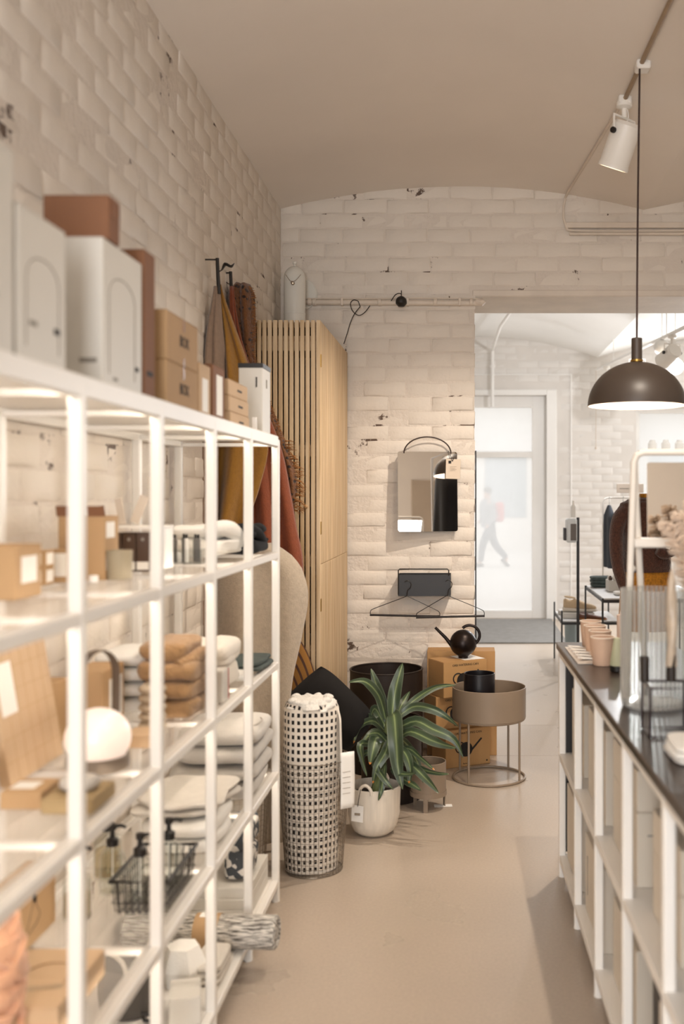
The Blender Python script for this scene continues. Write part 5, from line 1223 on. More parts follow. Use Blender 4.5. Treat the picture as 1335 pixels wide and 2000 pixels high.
# ------------------------------------------------------------------ display counter along the aisle
TH_ = .0185
ct = thing('display_counter', 'white metal display counter with a dark top along the aisle', 'counter', (.384, 4.2, 0), TH_)
CLEN, CDEP = 3.35, .45
def C_(lx, ly, z=0.0):
    """counter-local (depth from the aisle face, distance from the far end towards the viewer) to world"""
    return Vector((.384+lx*math.cos(TH_)+ly*math.sin(TH_), 4.2+lx*math.sin(TH_)-ly*math.cos(TH_), z))
cps = [.014+.5*i for i in range(7)]
for d in cps:
    for x in (0, CDEP-pw): obj('post', MB().box(x, x+pw, -d-pw/2, -d+pw/2, 0, .925, .004), M_WHITE, ct)
for z in (.09, .505, .925):
    for x in (0, CDEP-pw): obj('rail', MB().box(x+.001, x+pw-.001, -cps[-1], -cps[0]-pw/2, z-.028, z-.002, .003), M_WHITE, ct)
    for d in cps: obj('cross_rail', MB().box(pw, CDEP-pw, -d-.011, -d+.011, z-.028, z-.012, .002), M_WHITE, ct)
    if z < .9: obj('shelf_board', MB().box(.002, CDEP-.002, -cps[-1], 0, z-.012, z, .0015), M_PANEL, ct)
obj('back_panel', MB().box(CDEP-.01, CDEP-.004, -CLEN+.3, 0, .1, .92), M_BLACK, ct)
obj('end_panel', MB().box(pw+.002, CDEP-.012, -.012, -.004, .1, .92), M_BLACK, ct)
M_TOP = mat('dark_counter_top', '#3f3530', .28, var=.08, nscale=3, bump=.03, bscale=20)
obj('counter_top', MB().box(-.008, CDEP+.012, -CLEN+.3, .012, .926, .953, .003), M_TOP, ct)
for d in cps: obj('foot', MB().lathe([(.001, 0), (.016, 0), (.016, .006), (.001, .006)], 12).xform(Matrix.Translation((pw/2, -d, 0))), M_WHITE, ct)
CT = .9535
# boxes inside the counter
M_CARDC = mat('cream_carton', '#d9cfc0', .6, var=.03, nscale=4)
M_DGREY = mat('dark_grey_carton', '#3a342f', .6, var=.06)
def cbox(label, lx0, lx1, l0, l1, z0, hh_, m=M_CARDC, **k):
    a, b = C_((lx0+lx1)/2, (l0+l1)/2), ((lx1-lx0)/2, (l1-l0)/2)
    return carton(label, a.x-b[0], a.x+b[0], a.y-b[1], a.y+b[1], z0, z0+hh_, m, TH_, **k)
U, Lw = .506, .091
front = ('left', .5, .5)
cbox('white box with kraft side in the far bay of the counter', .05, .13, .05, .40, U, .27, M_CARDC, prints=(('left', .2, .6, .02, .12, M_GREYP),))
cbox('kraft carton beside the white box in the far counter bay', .14, .25, .04, .30, U, .24, M_KRAFT)
cbox('tall cream carton in the second counter bay', .045, .3, .56, .95, U, .30, prints=(('left', .3, .12, .01, .2, M_GREYP),))
cbox('lower cream carton in the third counter bay', .05, .33, 1.07, 1.46, U, .20, prints=(('front', .5, .7, .8, .02, M_GREYP),))
cbox('upper cream carton in the third counter bay', .05, .33, 1.07, 1.46, U+.2025, .11)
cbox('slatted cream carton in the fourth counter bay', .06, .35, 1.62, 1.93, U, .16, prints=tuple(('front', .5, .2+.2*i, .9, .02, M_GREYP) for i in range(4)))
cbox('small cream carton on the slatted one in the fourth counter bay', .06, .3, 1.62, 1.93, U+.1625, .1, prints=(('front', .5, .5, .8, .03, M_GREYP),))
cbox('dark grey box deep in the nearest counter bay', .1, .36, 2.08, 2.42, U, .24, M_DGREY, prints=tuple(('front', .12+.1*i, .5, .03, .5, M_CARDC) for i in range(4)))
cbox('wide cream board box in the far lower bay', .03, .2, .05, .42, Lw, .30)
cbox('tall cream carton in the second lower bay', .035, .28, .56, .93, Lw, .27, prints=(('left', .85, .5, .02, .5, M_GREYP),))
cbox('cream carton with printed lines in the third lower bay', .05, .3, 1.07, 1.45, Lw, .24, prints=(('front', .5, .85, .6, .03, M_GREYP), ('front', .4, .3, .3, .03, M_GREYP)))
db1 = cbox('dark grey striped box in the fourth lower bay', .06, .24, 1.62, 1.90, Lw, .26, M_DGREY, prints=tuple(('left', .15+.18*i, .5, .05, .8, M_CARDC) for i in range(4)))
cbox('pale blue grey carton with dark lettering in the nearest lower bay', .1, .36, 2.08, 2.36, Lw, .25, mat('pale_blue_carton', '#c3c6c4', .6, var=.02), prints=(('front', .3, .8, .25, .1, M_INK), ('front', .8, .4, .2, .3, M_INK)))
cbox('black box behind the cream carton in the second lower bay', .3, .42, .6, .9, Lw, .2, M_DGREY)
# --- goods on the counter
M_CUP = mat('pinkish_paper_cup', '#d6b59c', .7, var=.05, nscale=40)
def onc(px, py): 
    Y = FPX*(EYE-CT)/(py-VY); return ((px-VX)*Y/FPX, Y)
for k, (px, py) in enumerate(((1176, 1299), (1171, 1284), (1161, 1272), (1153, 1262))):
    x, y = onc(px, py)
    t = thing('paper_cup', ['nearest', 'second nearest', 'second farthest', 'farthest'][k]+' pinkish beige cup in the row on the counter', 'cup', (x, y, CT), 0, 'beige cups in a row on the counter')
    obj('cup_body', MB().lathe([(.001, .004), (.032, 0), (.034, .002), (.0425, .1), (.0405, .1), (.032, .006), (.001, .006)], 36), M_CUP, t)
    obj('rim', MB().lathe([(.0418+.0022*math.cos(a), .1+.0022*math.sin(a)) for a in [2*PI*i/8 for i in range(8)]], 36, closed=True), mat('pale_cup_rim', '#ecdccb', .6, var=.02), t)
x, y = onc(1118, 1288)
tr_ = thing('tag_tray', 'flat pale tray of small white tags at the counter end', 'tray', (.45, 3.86, CT), TH_)
obj('tray_plate', MB().box(-.05, .04, -.2, .2, 0, .003, .001), mat('pale_tray', '#cfc5bb', .5, var=.03), tr_)
for k in range(5):
    o = obj('key_tag', MB().box(-.03, .022, -.018, .018, 0, .004, .001).box(-.036, -.03, -.006, .006, .0, .003), M_WHITEC, None, (.438+.002*k, 4.02-.07*k, CT+.0035), (0, .12, .5))
    o.location.z += .004
    tag(o, ['farthest', 'second farthest', 'middle', 'second nearest', 'nearest'][k]+' small white tag lying on the pale tray', 'tag', 'white tags on the counter tray')
# pale green cone candle in a dark foot
x, y = onc(1205, 1312)
cc = thing('cone_candle', 'pale green cone candle in a dark foot beside the ribbed vase', 'candle', (x, y, CT))
obj('wax_cone', MB().lathe([(.001, .012), (.024, .012), (.026, .03), (.012, .115), (.001, .118)], 28), mat('pale_green_wax', '#c3c4a4', .5, var=.02), cc)
obj('foot', MB().lathe([(.001, 0), (.022, 0), (.026, .004), (.026, .022), (.001, .022)], 28), M_BLACK, cc)
for k, (px, py, hh_, c_) in enumerate(((1192, 1278, .15, '#d9bfae'), (1203, 1270, .135, '#c9c2cc'))):
    x, y = onc(px, py); tag(obj('pillar_candle', MB().lathe([(.001, 0), (.012, 0), (.012, hh_), (.003, hh_+.003), (.001, hh_+.014)], 20), mat('wax_%d' % k, c_, .5, var=.02), None, (x+.035, y, CT)), ['slim pink candle behind the beige cups', 'slim lilac candle behind the beige cups'][k], 'candle')
# ribbed glass vase
x, y = onc(1276, 1388)
vz = thing('ribbed_vase', 'wide ribbed clear glass vase on the counter', 'vase', (.545, y+.06, CT))
ri = [(.001, .0), (.08, 0), (.09, .008), (.093, .03), (.0935, .335), (.0915, .337), (.0895, .335), (.089, .03), (.084, .014), (.001, .012)]
obj('glass_wall', MB().lathe(ri, 240, rib=(.06, 40)), glass_mat('ribbed_glass', '#f4f5f4', .05, 1.45, 1.0, .75), vz, smooth=50)
# black wire candle holder
ch = thing('candle_holder', 'black wire frame candle holder with three cups', 'candle holder', (.515, 2.60, CT), TH_)
a, b, hz_ = .055, .055, .125; q = MB()
q.tube([(-a, -b, hz_), (a, -b, hz_), (a, b, hz_), (-a, b, hz_)], .0035, 6, closed=True).tube([(-a, -b, .0035), (a, -b, .0035), (a, b, .0035), (-a, b, .0035)], .0035, 6, closed=True)
for sx_ in (-a, a):
    for sy_ in (-b, b): q.tube([(sx_, sy_, .003), (sx_, sy_, hz_)], .0035, 6)
M_PLUM = mat('dark_plum_wire', '#23161c', .4, .3, var=.05)
obj('wire_frame', q, M_PLUM, ch)
hold = [(-.05, .045, .07), (.02, .05, .075), (.05, -.045, .065)]
for i, (hx, hy, h_) in enumerate(hold):
    obj('candle_cup', MB().lathe([(.001, hz_), (.0125, hz_), (.0125, hz_+h_*.9), (.0105, hz_+h_*.9), (.0105, hz_+.02), (.001, hz_+.02)], 24), mat('bronze_black', '#2a231e', .4, .4, var=.05), ch, (hx, hy, 0))
    if hy > 0: obj('cup_bar', MB().tube([(-a, hy, hz_), (a, hy, hz_)], .003, 6), M_PLUM, ch)
cw = ch.matrix_world
tc_ = thing('taper_candle', 'tall beige grey taper candle with a twisted body in the wire holder', 'candle', (.515+.02, 2.60+.05, CT+hz_+.02))
def twist(u, v):
    z = .27*v; r_ = (.0135-.002*v) if v < .88 else .0115*max(.02, (1-(v-.88)/.12))**.7
    a_ = 2*PI*u; rr = r_*(1+.16*math.cos(2*(a_-5*v)))
    if v < .06: rr = .0098
    return (rr*math.cos(a_), rr*math.sin(a_), z)
obj('wax', MB().grid(twist, 28, 60), mat('beige_wax', '#b5a592', .45, var=.25, nscale=9, coat=.2), tc_, smooth=80)
obj('wick', MB().tube([(0, 0, .265), (.001, 0, .285)], .0012, 5), M_WHITEC, tc_)
# folded cloths and kraft box at the frame edge
cloth('table_linen', 'white folded napkins on the dark counter near the frame edge', 'linen', .545, 2.36, CT, .075, .09, [.014, .014, .014], M_WHITEC, .5, .3, .15, 51)
carton('upright kraft box at the edge beside the folded napkins', .60, .68, 2.18, 2.26, CT, CT+.1, mat('orange_kraft', '#c48a4c', .7, var=.05))
# table mirror on white A-frame
am = thing('table_mirror', 'white A-frame standing mirror with a shelf on the counter', 'mirror', (.6, 3.12, CT), 0)
fw_, fh = .085, .735
def hoop(x0, x1, y_top, y_bot, z1):
    r_ = .03; return [(x0-.03, y_bot, 0), (x0, y_top, z1-r_), (x0+.009, y_top, z1-.009), (x0+r_, y_top, z1), (x1-r_, y_top, z1), (x1-.009, y_top, z1-.009), (x1, y_top, z1-r_), (x1+.0, y_bot, 0)]
M_AF = mat('ivory_powder_coat', '#e9e2d8', .45, var=.02)
obj('front_frame', MB().tube(hoop(-.085, .215, 0, -.045, fh), .0105, 10), M_AF, am)
obj('rear_leg', MB().tube([(-.083, .012, fh*.96), (-.03, .10, 0)], .0105, 10), M_AF, am)
obj('rear_leg', MB().tube([(.213, .012, fh*.96), (.17, .10, 0)], .0105, 10), M_AF, am)
obj('pivot', MB().sup((-.093, -.012, fh*.52), .012, .012, .012, 1, 1, 14, 10), M_AF, am)
obj('mirror_plate', plate(.125, .115, .006, .006).xform(Matrix.Translation((.082, .004, fh-.145)) @ Matrix.Rotation(-.05, 4, 'X')), mat('silvered_glass', '#f3f1ee'), am, smooth=0)
obj('shelf_bar', MB().box(-.088, .216, -.02, .06, fh-.29, fh-.262, .004), M_AF, am)
# pampas
pg = thing('pampas_vase', 'slim vase of pale dried pampas grass at the frame edge', 'dried plant', (.72, 2.92, CT))
obj('vase_body', MB().lathe([(.001, 0), (.035, 0), (.045, .05), (.03, .16), (.022, .2), (.018, .2), (.026, .16), (.04, .05), (.03, .006), (.001, .006)], 32), mat('blush_ceramic', '#d9b8a6', .6, var=.04), pg)
M_PAMP = mat('pampas_plume', '#f6e8da', .95, var=.04, nscale=30)
_n, _l = M_PAMP.node_tree.nodes, M_PAMP.node_tree.links
_t, _x = _n.new('ShaderNodeBsdfTranslucent'), _n.new('ShaderNodeMixShader'); _t.inputs['Color'].default_value = (.95, .86, .76, 1); _x.inputs['Fac'].default_value = .5
_l.new(_n['Principled BSDF'].outputs[0], _x.inputs[1]); _l.new(_t.outputs[0], _x.inputs[2]); _l.new(_x.outputs[0], _n['Material Output'].inputs['Surface']); r = random.Random(3)
for k in range(5):
    tip = Vector((-.15+.045*k, -.02+.03*(k % 3), .58-.03*abs(k-2))); q = MB(); q2 = MB()
    stem_ = [(0, 0, .15), (tip.x*.3, tip.y*.3, .32), tuple(tip*.8+Vector((0, 0, .02)))]
    q.tube(stem_, [.002, .0018, .0012], 5, smooth=4)
    for i in range(300):
        t_ = .3+.7*i/300; p = Vector((tip.x*t_**1.6, tip.y*t_, .15+(tip.z-.15)*t_))
        a_ = r.uniform(0, 2*PI); L_ = .06*(1.15-t_)*1.3+.014; d_ = Vector((math.cos(a_), math.sin(a_), .7))
        q2.tube([p, p+d_*L_*.6, p+d_*L_+Vector((-.006, 0, -.012))], [.003, .0034, .001], 4, caps=True)
    o = obj('plume', q2, M_PAMP, pg, kind='stuff'); obj('stalk', q, mat('dry_stalk', '#b98355', .8, var=.1), pg)

# clothes rail with black dress off to the side (seen in the wall mirror)
rl = thing('clothes_rail', 'black dress rail standing beyond the counter', 'clothes rail', (1.05, 3.2, 0))
obj('rail_frame', MB().tube([(-.0, -.45, .012), (0, -.45, 2.3), (0, .45, 2.3), (0, .45, .012)], .012, 10), M_WHITE, rl)
for y in (-.45, .45): obj('foot_bar', MB().tube([(-.1, y, .012), (.2, y, .012)], .012, 8), M_WHITE, rl)
def dressf(u, v):
    a = 2*PI*u; k = 1+.18*math.sin(6*a)*v
    rx = (.05+.06*min(1, v*6)+.05*v)*k; ry = (.07+.10*min(1, v*5)+.05*v)*k
    return (rx*math.cos(a), ry*math.sin(a), 2.25-1.3*v)
tag(obj('black_dress', MB().grid(dressf, 60, 30), mat('black_fabric', '#100e10', .9, var=.1, sheen=.1), None, (1.05, 3.2, 0), smooth=80), 'long black dress hanging on the white rail', 'dress')
# ------------------------------------------------------------------ room beyond the opening
M_STEEL = mat('dark_steel_frame', '#3a3a3b', .45, .5, var=.05)
mt = obj('door_mat', MB().box(-.5, 1.08, 10.72, 12.75, .0015, .014, .004), mat('grey_coir_mat', '#86837f', 1, var=.12, nscale=12, bump=.6, bscale=120))
tag(mt, 'large grey doormat on the floor inside the shop door', 'mat')
# mannequin with sweater
mx_, my_ = P(1262, 1000, 7.0).x, 7.0
mq = thing('dressed_mannequin', 'brown knitted sweater over mustard knit on a display bust', 'mannequin', (mx_, my_, 0), .1)
def sect(rows, n=40, nz=0.0, seed=0):
    q = MB(); rows_ = []
    m = len(rows)
    def f(u, v):
        z, rx, ry, cx, cy = [0]*5
        t = v*(m-1); i = min(int(t), m-2); k = t-i; k = k*k*(3-2*k)
        a, b = rows[i], rows[i+1]; z, rx, ry, cx, cy = [a[j]+(b[j]-a[j])*(k if j else t-i) for j in range(5)]
        an = 2*PI*u
        d = 1+nz*noise.noise(Vector((math.cos(an)*2, math.sin(an)*2, z*9+seed)))
        return (cx+rx*d*math.cos(an), cy+ry*d*math.sin(an), z)
    return q.grid(f, n, (m-1)*8)
zs = lambda py: EYE-(py-VY)*my_/FPX
M_SWE = mat('brown_boucle_knit', '#4b2c20', .98, var=.45, nscale=70, bump=.8, bscale=120, sheen=.3)
M_MUS = mat('mustard_rib_knit', '#b57a22', .95, var=.4, nscale=60, bump=.8, bscale=160)
sw = sect([(zs(971), .05, .05, 0, 0), (zs(976), .14, .08, 0, 0), (zs(984), .19, .1, 0, 0), (zs(996), .21, .11, 0, 0), (zs(1012), .18, .12, 0, 0), (zs(1050), .165, .13, 0, 0), (zs(1100), .17, .135, 0, 0), (zs(1116), .172, .125, 0, 0)], nz=.06)
for s, pts in ((-1, [(-.08, 0, zs(1000)), (-.165, -.01, zs(1006)), (-.212, -.03, zs(1030)), (-.222, -.04, zs(1070)), (-.208, -.05, zs(1110)), (-.17, -.06, zs(1150))]), (1, [(.08, 0, zs(1000)), (.16, 0, zs(1006)), (.2, -.02, zs(1030)), (.17, -.12, zs(1062)), (.08, -.16, zs(1078)), (.03, -.17, zs(1072))])):
    sw.tube(pts, [.05, .06, .05, .047, .042, .032], 20, smooth=6)
obj('sweater', sw, M_SWE, mq, smooth=80)
obj('knit_collar', MB().lathe([(.052, zs(974)), (.056, zs(968)), (.05, zs(964)), (.044, zs(970))], 28), M_MUS, mq)
obj('knit_hem', sect([(zs(1108), .165, .115, 0, 0), (zs(1150), .182, .122, 0, 0), (zs(1200), .19, .13, 0, 0), (zs(1230), .19, .13, 0, 0)], nz=.02), M_MUS, mq, smooth=80)
obj('garment_tag', MB().box(-.014, .014, -.001, .001, -.022, .022).xform(Matrix.Translation((.085, -.235, zs(1063))) @ Matrix.Rotation(.35, 4, 'Y')), M_PAPER, mq)
obj('stand_pole', MB().tube([(0, 0, .02), (0, 0, zs(1215))], .014, 12), M_STEEL, mq)
obj('stand_base', MB().lathe([(.001, 0), (.15, 0), (.15, .012), (.02, .02), (.001, .02)], 40), M_STEEL, mq)
# garment rail + clothes
rx_ = 9.6
gr = thing('garment_rail', 'thin white garment rail against the bright far wall', 'clothes rail', (P(1210, 1000, rx_).x, rx_, 0))
a0 = P(1177, 972, rx_); w_ = .42
obj('rail_frame', MB().tube([(-.16, 0, .01), (-.16, 0, a0.z-.05), (-.145, 0, a0.z-.015), (-.11, 0, a0.z), (.75, 0, a0.z), (.785, 0, a0.z-.05), (.785, 0, .01)], .008, 10), M_WHITE, gr)
for k in range(4):
    o = thing('hanging_garment', ['dark slate', 'grey blue', 'charcoal', 'pale grey'][k]+' garment hanging on the far white rail', 'garment', (gr.location.x-.1+.13*k, rx_, 0), 0, 'garments on the far rail')
    zt = a0.z-.03; c_ = ['#3b4048', '#6d7480', '#33353a', '#b9b9ba'][k]
    def gf(u, v, zt=zt): 
        a = 2*PI*u; ry = (.05+.17*min(1, v*5)); rx2 = .012+.03*min(1, v*5)
        return (rx2*(1+.3*math.sin(5*a))*math.cos(a), ry*math.sin(a), zt-.04-.58*v)
    obj('fabric', MB().grid(gf, 40, 24), mat('garment_%d' % k, c_, .9, var=.1), o, smooth=80)
    obj('hook', MB().tube([(0, 0, zt-.04), (0, 0, zt+.0), (0, .012, zt+.028), (0, 0, zt+.04), (0, -.012, zt+.028)], .002, 5, smooth=4), M_STEEL, o)
sg = P(1235, 953, 9.4)
sb = thing('rail_sign', 'small beige name board above the garment rail', 'sign', (sg.x, 9.55, a0.z))
obj('board', MB().box(-.125, .125, -.006, .006, .045, .13, .002), mat('beige_board', '#d8cabb', .7, var=.03), sb)
for x in (-.06, .06): obj('bracket', MB().tube([(x, 0, .004), (x, 0, .046)], .003, 6), M_WHITE, sb)
obj('lettering', MB().box(-.1, .03, -.0072, -.006, .082, .088), mat('faint_grey_ink', '#8d837a', .8, var=0), sb)
# sanitiser stand
sx0 = P(1128, 1100, 8.88)
ss = thing('dispenser_stand', 'grey floor stand with a hand dispenser by the far table', 'dispenser', (sx0.x, 8.88, 0))
z_ = lambda py: EYE-(py-VY)*9.0/FPX
obj('pole', MB().box(-.012, .012, -.012, .012, .01, z_(1010), .002), M_STEEL, ss)
obj('base_plate', MB().box(-.06, .06, -.09, .09, 0, .01, .003), M_STEEL, ss)
obj('dispenser_box', MB().box(-.105, -.012, -.06, .06, z_(1058), z_(1012), .014), mat('white_plastic', '#dfe3e4', .4, var=.02), ss)
obj('side_panel', MB().box(-.07, -.02, -.0615, -.058, z_(1054), z_(1022), .001), mat('grey_panel', '#6e6660', .5, var=.03), ss)
obj('drip_plate', MB().box(-.125, -.105, -.05, .05, z_(1054), z_(1030), .003), mat('dark_plastic', '#3f3d40', .5, var=.03), ss)
obj('refill_bottle', MB().lathe([(.001, z_(1010)), (.022, z_(1010)), (.022, z_(990)), (.01, z_(985)), (.01, z_(978)), (.001, z_(978))], 20).xform(Matrix.Translation((-.04, 0, 0))), M_WHITEC, ss)
# tables
def frame_table(name, label, x0, x1, y0, y1, zt, ext=0.0, w=.014):
    t = thing(name, label, 'table', ((x0+x1)/2, (y0+y1)/2, 0)); a, b = (x1-x0)/2, (y1-y0)/2
    obj('table_top', MB().box(-a, a, -b, b, zt-.012, zt, .002), mat('pale_grey_board', '#d4d4d4', .35, var=.02), t)
    for sx_ in (-1, 1):
        for sy_ in (-1, 1): obj('leg', MB().box(sx_*a-w/2+sx_*w/2, sx_*a+w/2+sx_*w/2, sy_*b-w/2, sy_*b+w/2, 0, zt+ext, .001), M_STEEL, t)
    for sy_ in (-1, 1): obj('rail', MB().box(-a, a, sy_*b-w/2, sy_*b+w/2, zt-.034, zt-.0125, .001), M_STEEL, t)
    for sx_ in (-1, 1): obj('rail', MB().box(sx_*a-w/2, sx_*a+w/2, -b+w, b-w, zt-.034, zt-.0125, .001), M_STEEL, t)
    return t
T1 = frame_table('low_table', 'low steel display table carrying the beige shoe', .86, 1.36, 9.0, 9.75, .45, .09)
T2 = frame_table('high_table', 'taller steel display table with folded goods', 1.05, 1.85, 7.75, 8.85, .775)
# sneaker
def shoe_sect(L_, W_, H_, rows):
    q = MB()
    def f(u, v):
        t = v*(len(rows)-1); i = min(int(t), len(rows)-2); k = t-i; r0, r1 = rows[i], rows[i+1]
        x, wd, zt, zb = [r0[j]+(r1[j]-r0[j])*k for j in range(4)]
        a = 2*PI*u; c, s = math.cos(a), math.sin(a)
        y = W_*wd*math.copysign(abs(c)**.7, c); z = (zt+zb)/2+(zt-zb)/2*math.copysign(abs(s)**.7, s)
        return (L_*x, y, H_*z)
    q.grid(f, 28, (len(rows)-1)*5); return q
def sneaker(label, x, y, z, rz, upper, sole):
    t = thing('sneaker', label, 'shoe', (x, y, z), rz)
    obj('upper', shoe_sect(.3, .05, .13, [(-.5, .1, .5, .3), (-.49, .6, .86, .2), (-.42, .8, .92, .2), (-.3, .85, .8, .2), (-.14, .85, .9, .2), (.02, .9, .78, .2), (.2, 1, .6, .2), (.36, .95, .52, .2), (.47, .7, .42, .2), (.5, .3, .3, .22)]), upper, t, smooth=80)
    obj('sole', shoe_sect(.315, .054, .13, [(-.5, .2, .28, .02), (-.48, .8, .34, 0), (-.2, .95, .3, 0), (.1, .95, .26, 0), (.3, 1.05, .26, .0), (.45, .9, .26, .03), (.5, .2, .22, .08)]), sole, t, smooth=80)
    obj('collar', MB().tube([(-.09+.045*math.cos(a), .03*math.sin(a), .13-.006*math.cos(a)) for a in [2*PI*i/16 for i in range(16)]], .007, 8, closed=True), upper, t)
    for k in range(4): obj('lace', MB().tube([(-.01+.022*k, -.022, .108-.013*k), (.0+.022*k, 0, .116-.013*k), (-.01+.022*k, .022, .108-.013*k)], .003, 6), M_WHITEC, t)
    return t
M_SUE = mat('beige_suede', '#cdb595', .9, var=.08, nscale=30); M_SOLE = mat('off_white_sole', '#ded5c8', .6, var=.03)
tb = thing('shoe_box_stack', 'flat white board under the beige shoe on the low table', 'board', (1.02, 9.25, .451))
obj('board', MB().box(-.14, .14, -.1, .1, 0, .05, .004), M_CARDW, tb)
sneaker('beige suede sneaker with thick sole on the low table', 1.04, 9.25, .502, -.15, M_SUE, M_SOLE)
sneaker('brown leather shoe lying before the beige sneaker', 1.13, 9.08, .451, -.1, mat('brown_leather', '#6b4028', .5, var=.1), mat('tan_sole', '#a06a3a', .6, var=.05)).scale = (.85, .8, .45)
cloth('shoe_cloth', 'dark grey folded cloth behind the beige sneaker', 'cloth', .92, 9.5, .451, .05, .1, [.02, .02], M_GREYC, seed=61)
bn = thing('waste_bin', 'blue grey round bin standing under the low table', 'bin', (1.03, 9.95, 0))
obj('bin_wall', MB().lathe([(.001, 0), (.055, 0), (.062, .33), (.058, .33), (.052, .01), (.001, .01)], 32), mat('blue_grey_plastic', '#8c9a9e', .5, var=.04), bn)
obj('bin_rim', MB().lathe([(.06+.003*math.cos(a), .33+.003*math.sin(a)) for a in [2*PI*i/8 for i in range(8)]], 32, closed=True), mat('blue_grey_plastic', '#8c9a9e'), bn)
# goods on the taller table
cloth('folded_jeans', 'dark folded jeans at the far end of the taller table', 'garment', 1.16, 8.7, .776, .09, .09, [.03, .03, .03], M_GREEN, seed=71, nz=.2)
ty = thing('goods_tray', 'white tray crowded with small bottles on the taller table', 'tray', (1.29, 8.35, .776))
obj('tray_wall', MB().box(-.13, .13, -.09, .09, 0, .09, .004), M_CARDW, ty)
obj('tray_label', MB().box(-.02, .12, -.0925, -.0905, .0, .055), mat('grey_panel', '#6e6660'), ty)
for k in range(14):
    o = tag(obj('cosmetic_jar', MB().lathe([(.001, 0), (.015, 0), (.015, .022), (.009, .026), (.009, .034), (.001, .034)], 12), M_DBOX if k % 3 == 0 else M_WHITEC, None, (1.18+.037*(k % 7), 8.30+.07*(k//7), .8675)), 'small cosmetic jar in the white tray on the taller table', 'jar', 'jars in the white tray')
cloth('white_cloth', 'white folded cloth in front of the tray on the taller table', 'cloth', 1.27, 8.02, .776, .1, .08, [.025], M_WHITEC, seed=73)
cloth('pink_cloth', 'crumpled pinkish brown cloth at the table edge under the sweater', 'cloth', 1.47, 8.0, .776, .08, .08, [.03, .03], mat('pink_brown_cloth', '#b87a66', .9, var=.2, nscale=12), seed=74, nz=.3)
carton('beige display box on the floor under the taller table', 1.2, 1.6, 8.3, 8.7, 0, .32, M_CARDC)
# pipes and lights
pp = thing('riser_pipe', 'white vertical pipe descending from the far ceiling by the door', 'pipe', (P(961, 700, 12.7).x, 12.7, 2.9))
obj('tube', MB().tube([(0, 0, .45), (0, 0, -.25)], .022, 12), M_WHITEP, pp)
obj('tube', MB().tube([(0, 0, .45), (.05, -1.4, .52), (.25, -3.6, .55)], .018, 10), M_WHITEP, pp)
obj('coupling', MB().lathe([(.03, -.02), (.034, 0), (.03, .02)], 14).xform(Matrix.Translation((0, 0, .25))), M_WHITEP, pp)
fs_ = thing('far_track', 'white lighting track crossing the bright ceiling beyond', 'track', (1.8, 9.5, 3.12))
ta, tb_ = P(1165, 722, 12.2), P(1335, 640, 8.6)
obj('rail', MB().tube([ta-fs_.location, tb_-fs_.location], .018, 8), M_WHITEP, fs_)
for k in range(3):
    p = ta.lerp(tb_, .25+.3*k); obj('suspension', MB().tube([p-fs_.location, Vector((p.x, p.y, zf(p.x)))-fs_.location], .004, 6), M_WHITEP, fs_)
for k in range(3):
    p = ta.lerp(tb_, (.15, .55, .9)[k])
    spotlight((p.x, p.y, p.z-.016), ((.6, 11.0, .6), (1.6, 9.0, 1.0), (1.2, 10.5, 2.2))[k], 78, ['white spotlight at the far end of the distant track', 'white spotlight in the middle of the distant track', 'white spotlight at the near end of the distant track'][k], 120, (.98, .98, 1), 'spotlights on the distant track', 1.1)
for k, (px, py, Y_) in enumerate(((1292, 678, 9.3), (1318, 716, 9.2))):
    p = P(px, py, Y_); g = thing('globe_pendant', ['unlit white globe pendant in the bright room', 'glowing white globe pendant in the bright room'][k], 'lamp', tuple(p))
    obj('globe', MB().sup((0, 0, 0), .075, .075, .075, 1, 1, 28, 18), M_WHITEP if k == 0 else mat('opal_lit_bright', '#ffffff', .3, var=0, emit='#fff6ea', estr=4), g)
    obj('cord', MB().tube([(0, 0, .07), (0, 0, zf(p.x)-p.z)], .003, 6), M_WHITEP, g)
cdx = P(1163, 875, 12.75)
pc_ = thing('pull_cord', 'thin white cord hanging down the far wall', 'cord', (cdx.x, 12.74, cdx.z))
obj('cord', MB().tube([(0, 0, 0), (0, 0, 1.0)], .004, 6), M_PIPE, pc_); obj('cord_knob', MB().sup((0, 0, 0), .015, .015, .015, 1, 1, 12, 8), M_PIPE, pc_)
# goods on the window sill
for k in range(6):
    x = 2.36+.17*k
    tag(obj('window_jar', MB().lathe([(.001, 0), (.05, 0), (.055, .02), (.055, .09), (.035, .11), (.035, .13), (.001, .13)], 20), M_WHITEC, None, (x, YF+.095, 2.1155)), 'white jar standing on the shelf across the shop window', 'jar', 'white jars on the shop window shelf')

# ------------------------------------------------------------------ person passing outside
PY_ = 22.4; s0 = P(957, 1000, PY_).x
pe = thing('person', 'person in grey jacket with a red backpack walking past outside', 'person', (s0, PY_, -.02))
def skin_body(name, chains, m, parent):
    vs, es, rr = [], [], []
    for ch_ in chains:
        for i, (p, r_) in enumerate(ch_):
            k = None
            for j, q_ in enumerate(vs):
                if (Vector(q_)-Vector(p)).length < 1e-5: k = j
            if k is None: k = len(vs); vs.append(p); rr.append(r_)
            if i: es.append((prev_, k))
            prev_ = k
    me = bpy.data.meshes.new(name); me.from_pydata(vs, es, []); o = bpy.data.objects.new(name, me); COL.objects.link(o); o.parent = parent
    me.materials.append(m)
    sk = o.modifiers.new('skin', 'SKIN'); sv = me.skin_vertices[0].data
    for i, r_ in enumerate(rr): sv[i].radius = (r_, r_); sv[i].use_root = i == 0
    o.modifiers.new('sub', 'SUBSURF').render_levels = 2; sk.use_smooth_shade = True
    return o
M_SKIN = mat('skin', '#b98a70', .6, var=.05); M_JK = mat('grey_jacket', '#6f7278', .9, var=.1); M_TR = mat('dark_trousers', '#2e3644', .9, var=.1); M_RED = mat('red_backpack', '#b8322e', .7, var=.08)
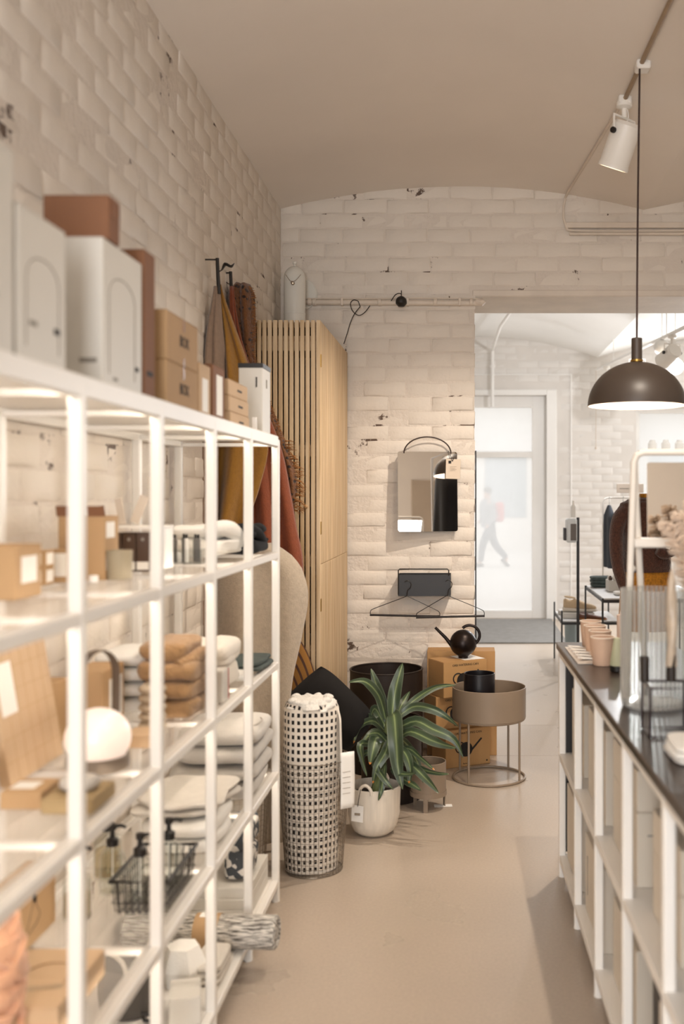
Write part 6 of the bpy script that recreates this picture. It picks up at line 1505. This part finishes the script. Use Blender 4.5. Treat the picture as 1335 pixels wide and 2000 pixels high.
# walking towards -X: pelvis first
pel = (0, 0, .93); ch1 = (-.03, 0, 1.30); nk = (-.05, 0, 1.46); hd = (-.075, 0, 1.60); ht = (-.08, 0, 1.70)
skin_body('body', [[(pel, .12), (ch1, .15), (nk, .055), (hd, .085), (ht, .07)],
                   [(ch1, .15), ((-.03, -.19, 1.37), .055), ((.08, -.22, 1.12), .042), ((-.05, -.22, .92), .032), ((-.10, -.21, .85), .03)],
                   [(ch1, .15), ((-.03, .19, 1.37), .055), ((-.05, .22, 1.10), .042), ((-.22, .2, .98), .032), ((-.29, .19, .95), .03)],
                   [(pel, .12), ((-.01, -.09, .88), .085), ((-.16, -.09, .5), .06), ((-.22, -.09, .10), .042), ((-.32, -.09, .05), .032)],
                   [(pel, .12), ((.01, .09, .88), .085), ((.1, .09, .5), .06), ((.36, .09, .18), .042), ((.32, .09, .06), .03)]], M_SKIN, pe)
jk = MB().lathe([(.15, .86), (.175, 1.0), (.18, 1.25), (.16, 1.40), (.07, 1.49)], 28).xform(Matrix.Shear('XY', 4, (-.05, 0)))
jk.tube([(-.03, -.17, 1.38), (.08, -.23, 1.12), (-.05, -.23, .93)], [.08, .062, .05], 14, smooth=4).tube([(-.03, .17, 1.38), (-.05, .23, 1.1), (-.22, .21, .98)], [.08, .062, .05], 14, smooth=4)
obj('jacket', jk, M_JK, pe, smooth=80)
tr2 = MB().tube([(0, -.05, .95), (-.01, -.09, .86), (-.16, -.09, .5), (-.215, -.09, .13)], [.11, .105, .08, .06], 16, smooth=4).tube([(0, .05, .95), (.01, .09, .86), (.1, .09, .5), (.35, .09, .2)], [.11, .105, .08, .06], 16, smooth=4)
obj('trousers', tr2, M_TR, pe, smooth=80)
obj('backpack', MB().sup((.2, 0, 1.2), .1, .15, .22, .5, .5, 28, 14), M_RED, pe)
obj('hair', MB().sup((-.055, 0, 1.66), .095, .09, .1, 1, 1, 24, 14), mat('dark_hair', '#2a2420', .8, var=.1), pe)
for (x, y, z, rr_) in ((-.27, -.09, .045, 0), (.33, .09, .075, .8)): obj('shoe', MB().sup((0, 0, 0), .13, .045, .045, .6, .6, 20, 10).xform(Matrix.Translation((x, y, z)) @ Matrix.Rotation(rr_, 4, 'Y')), M_BLACK, pe)
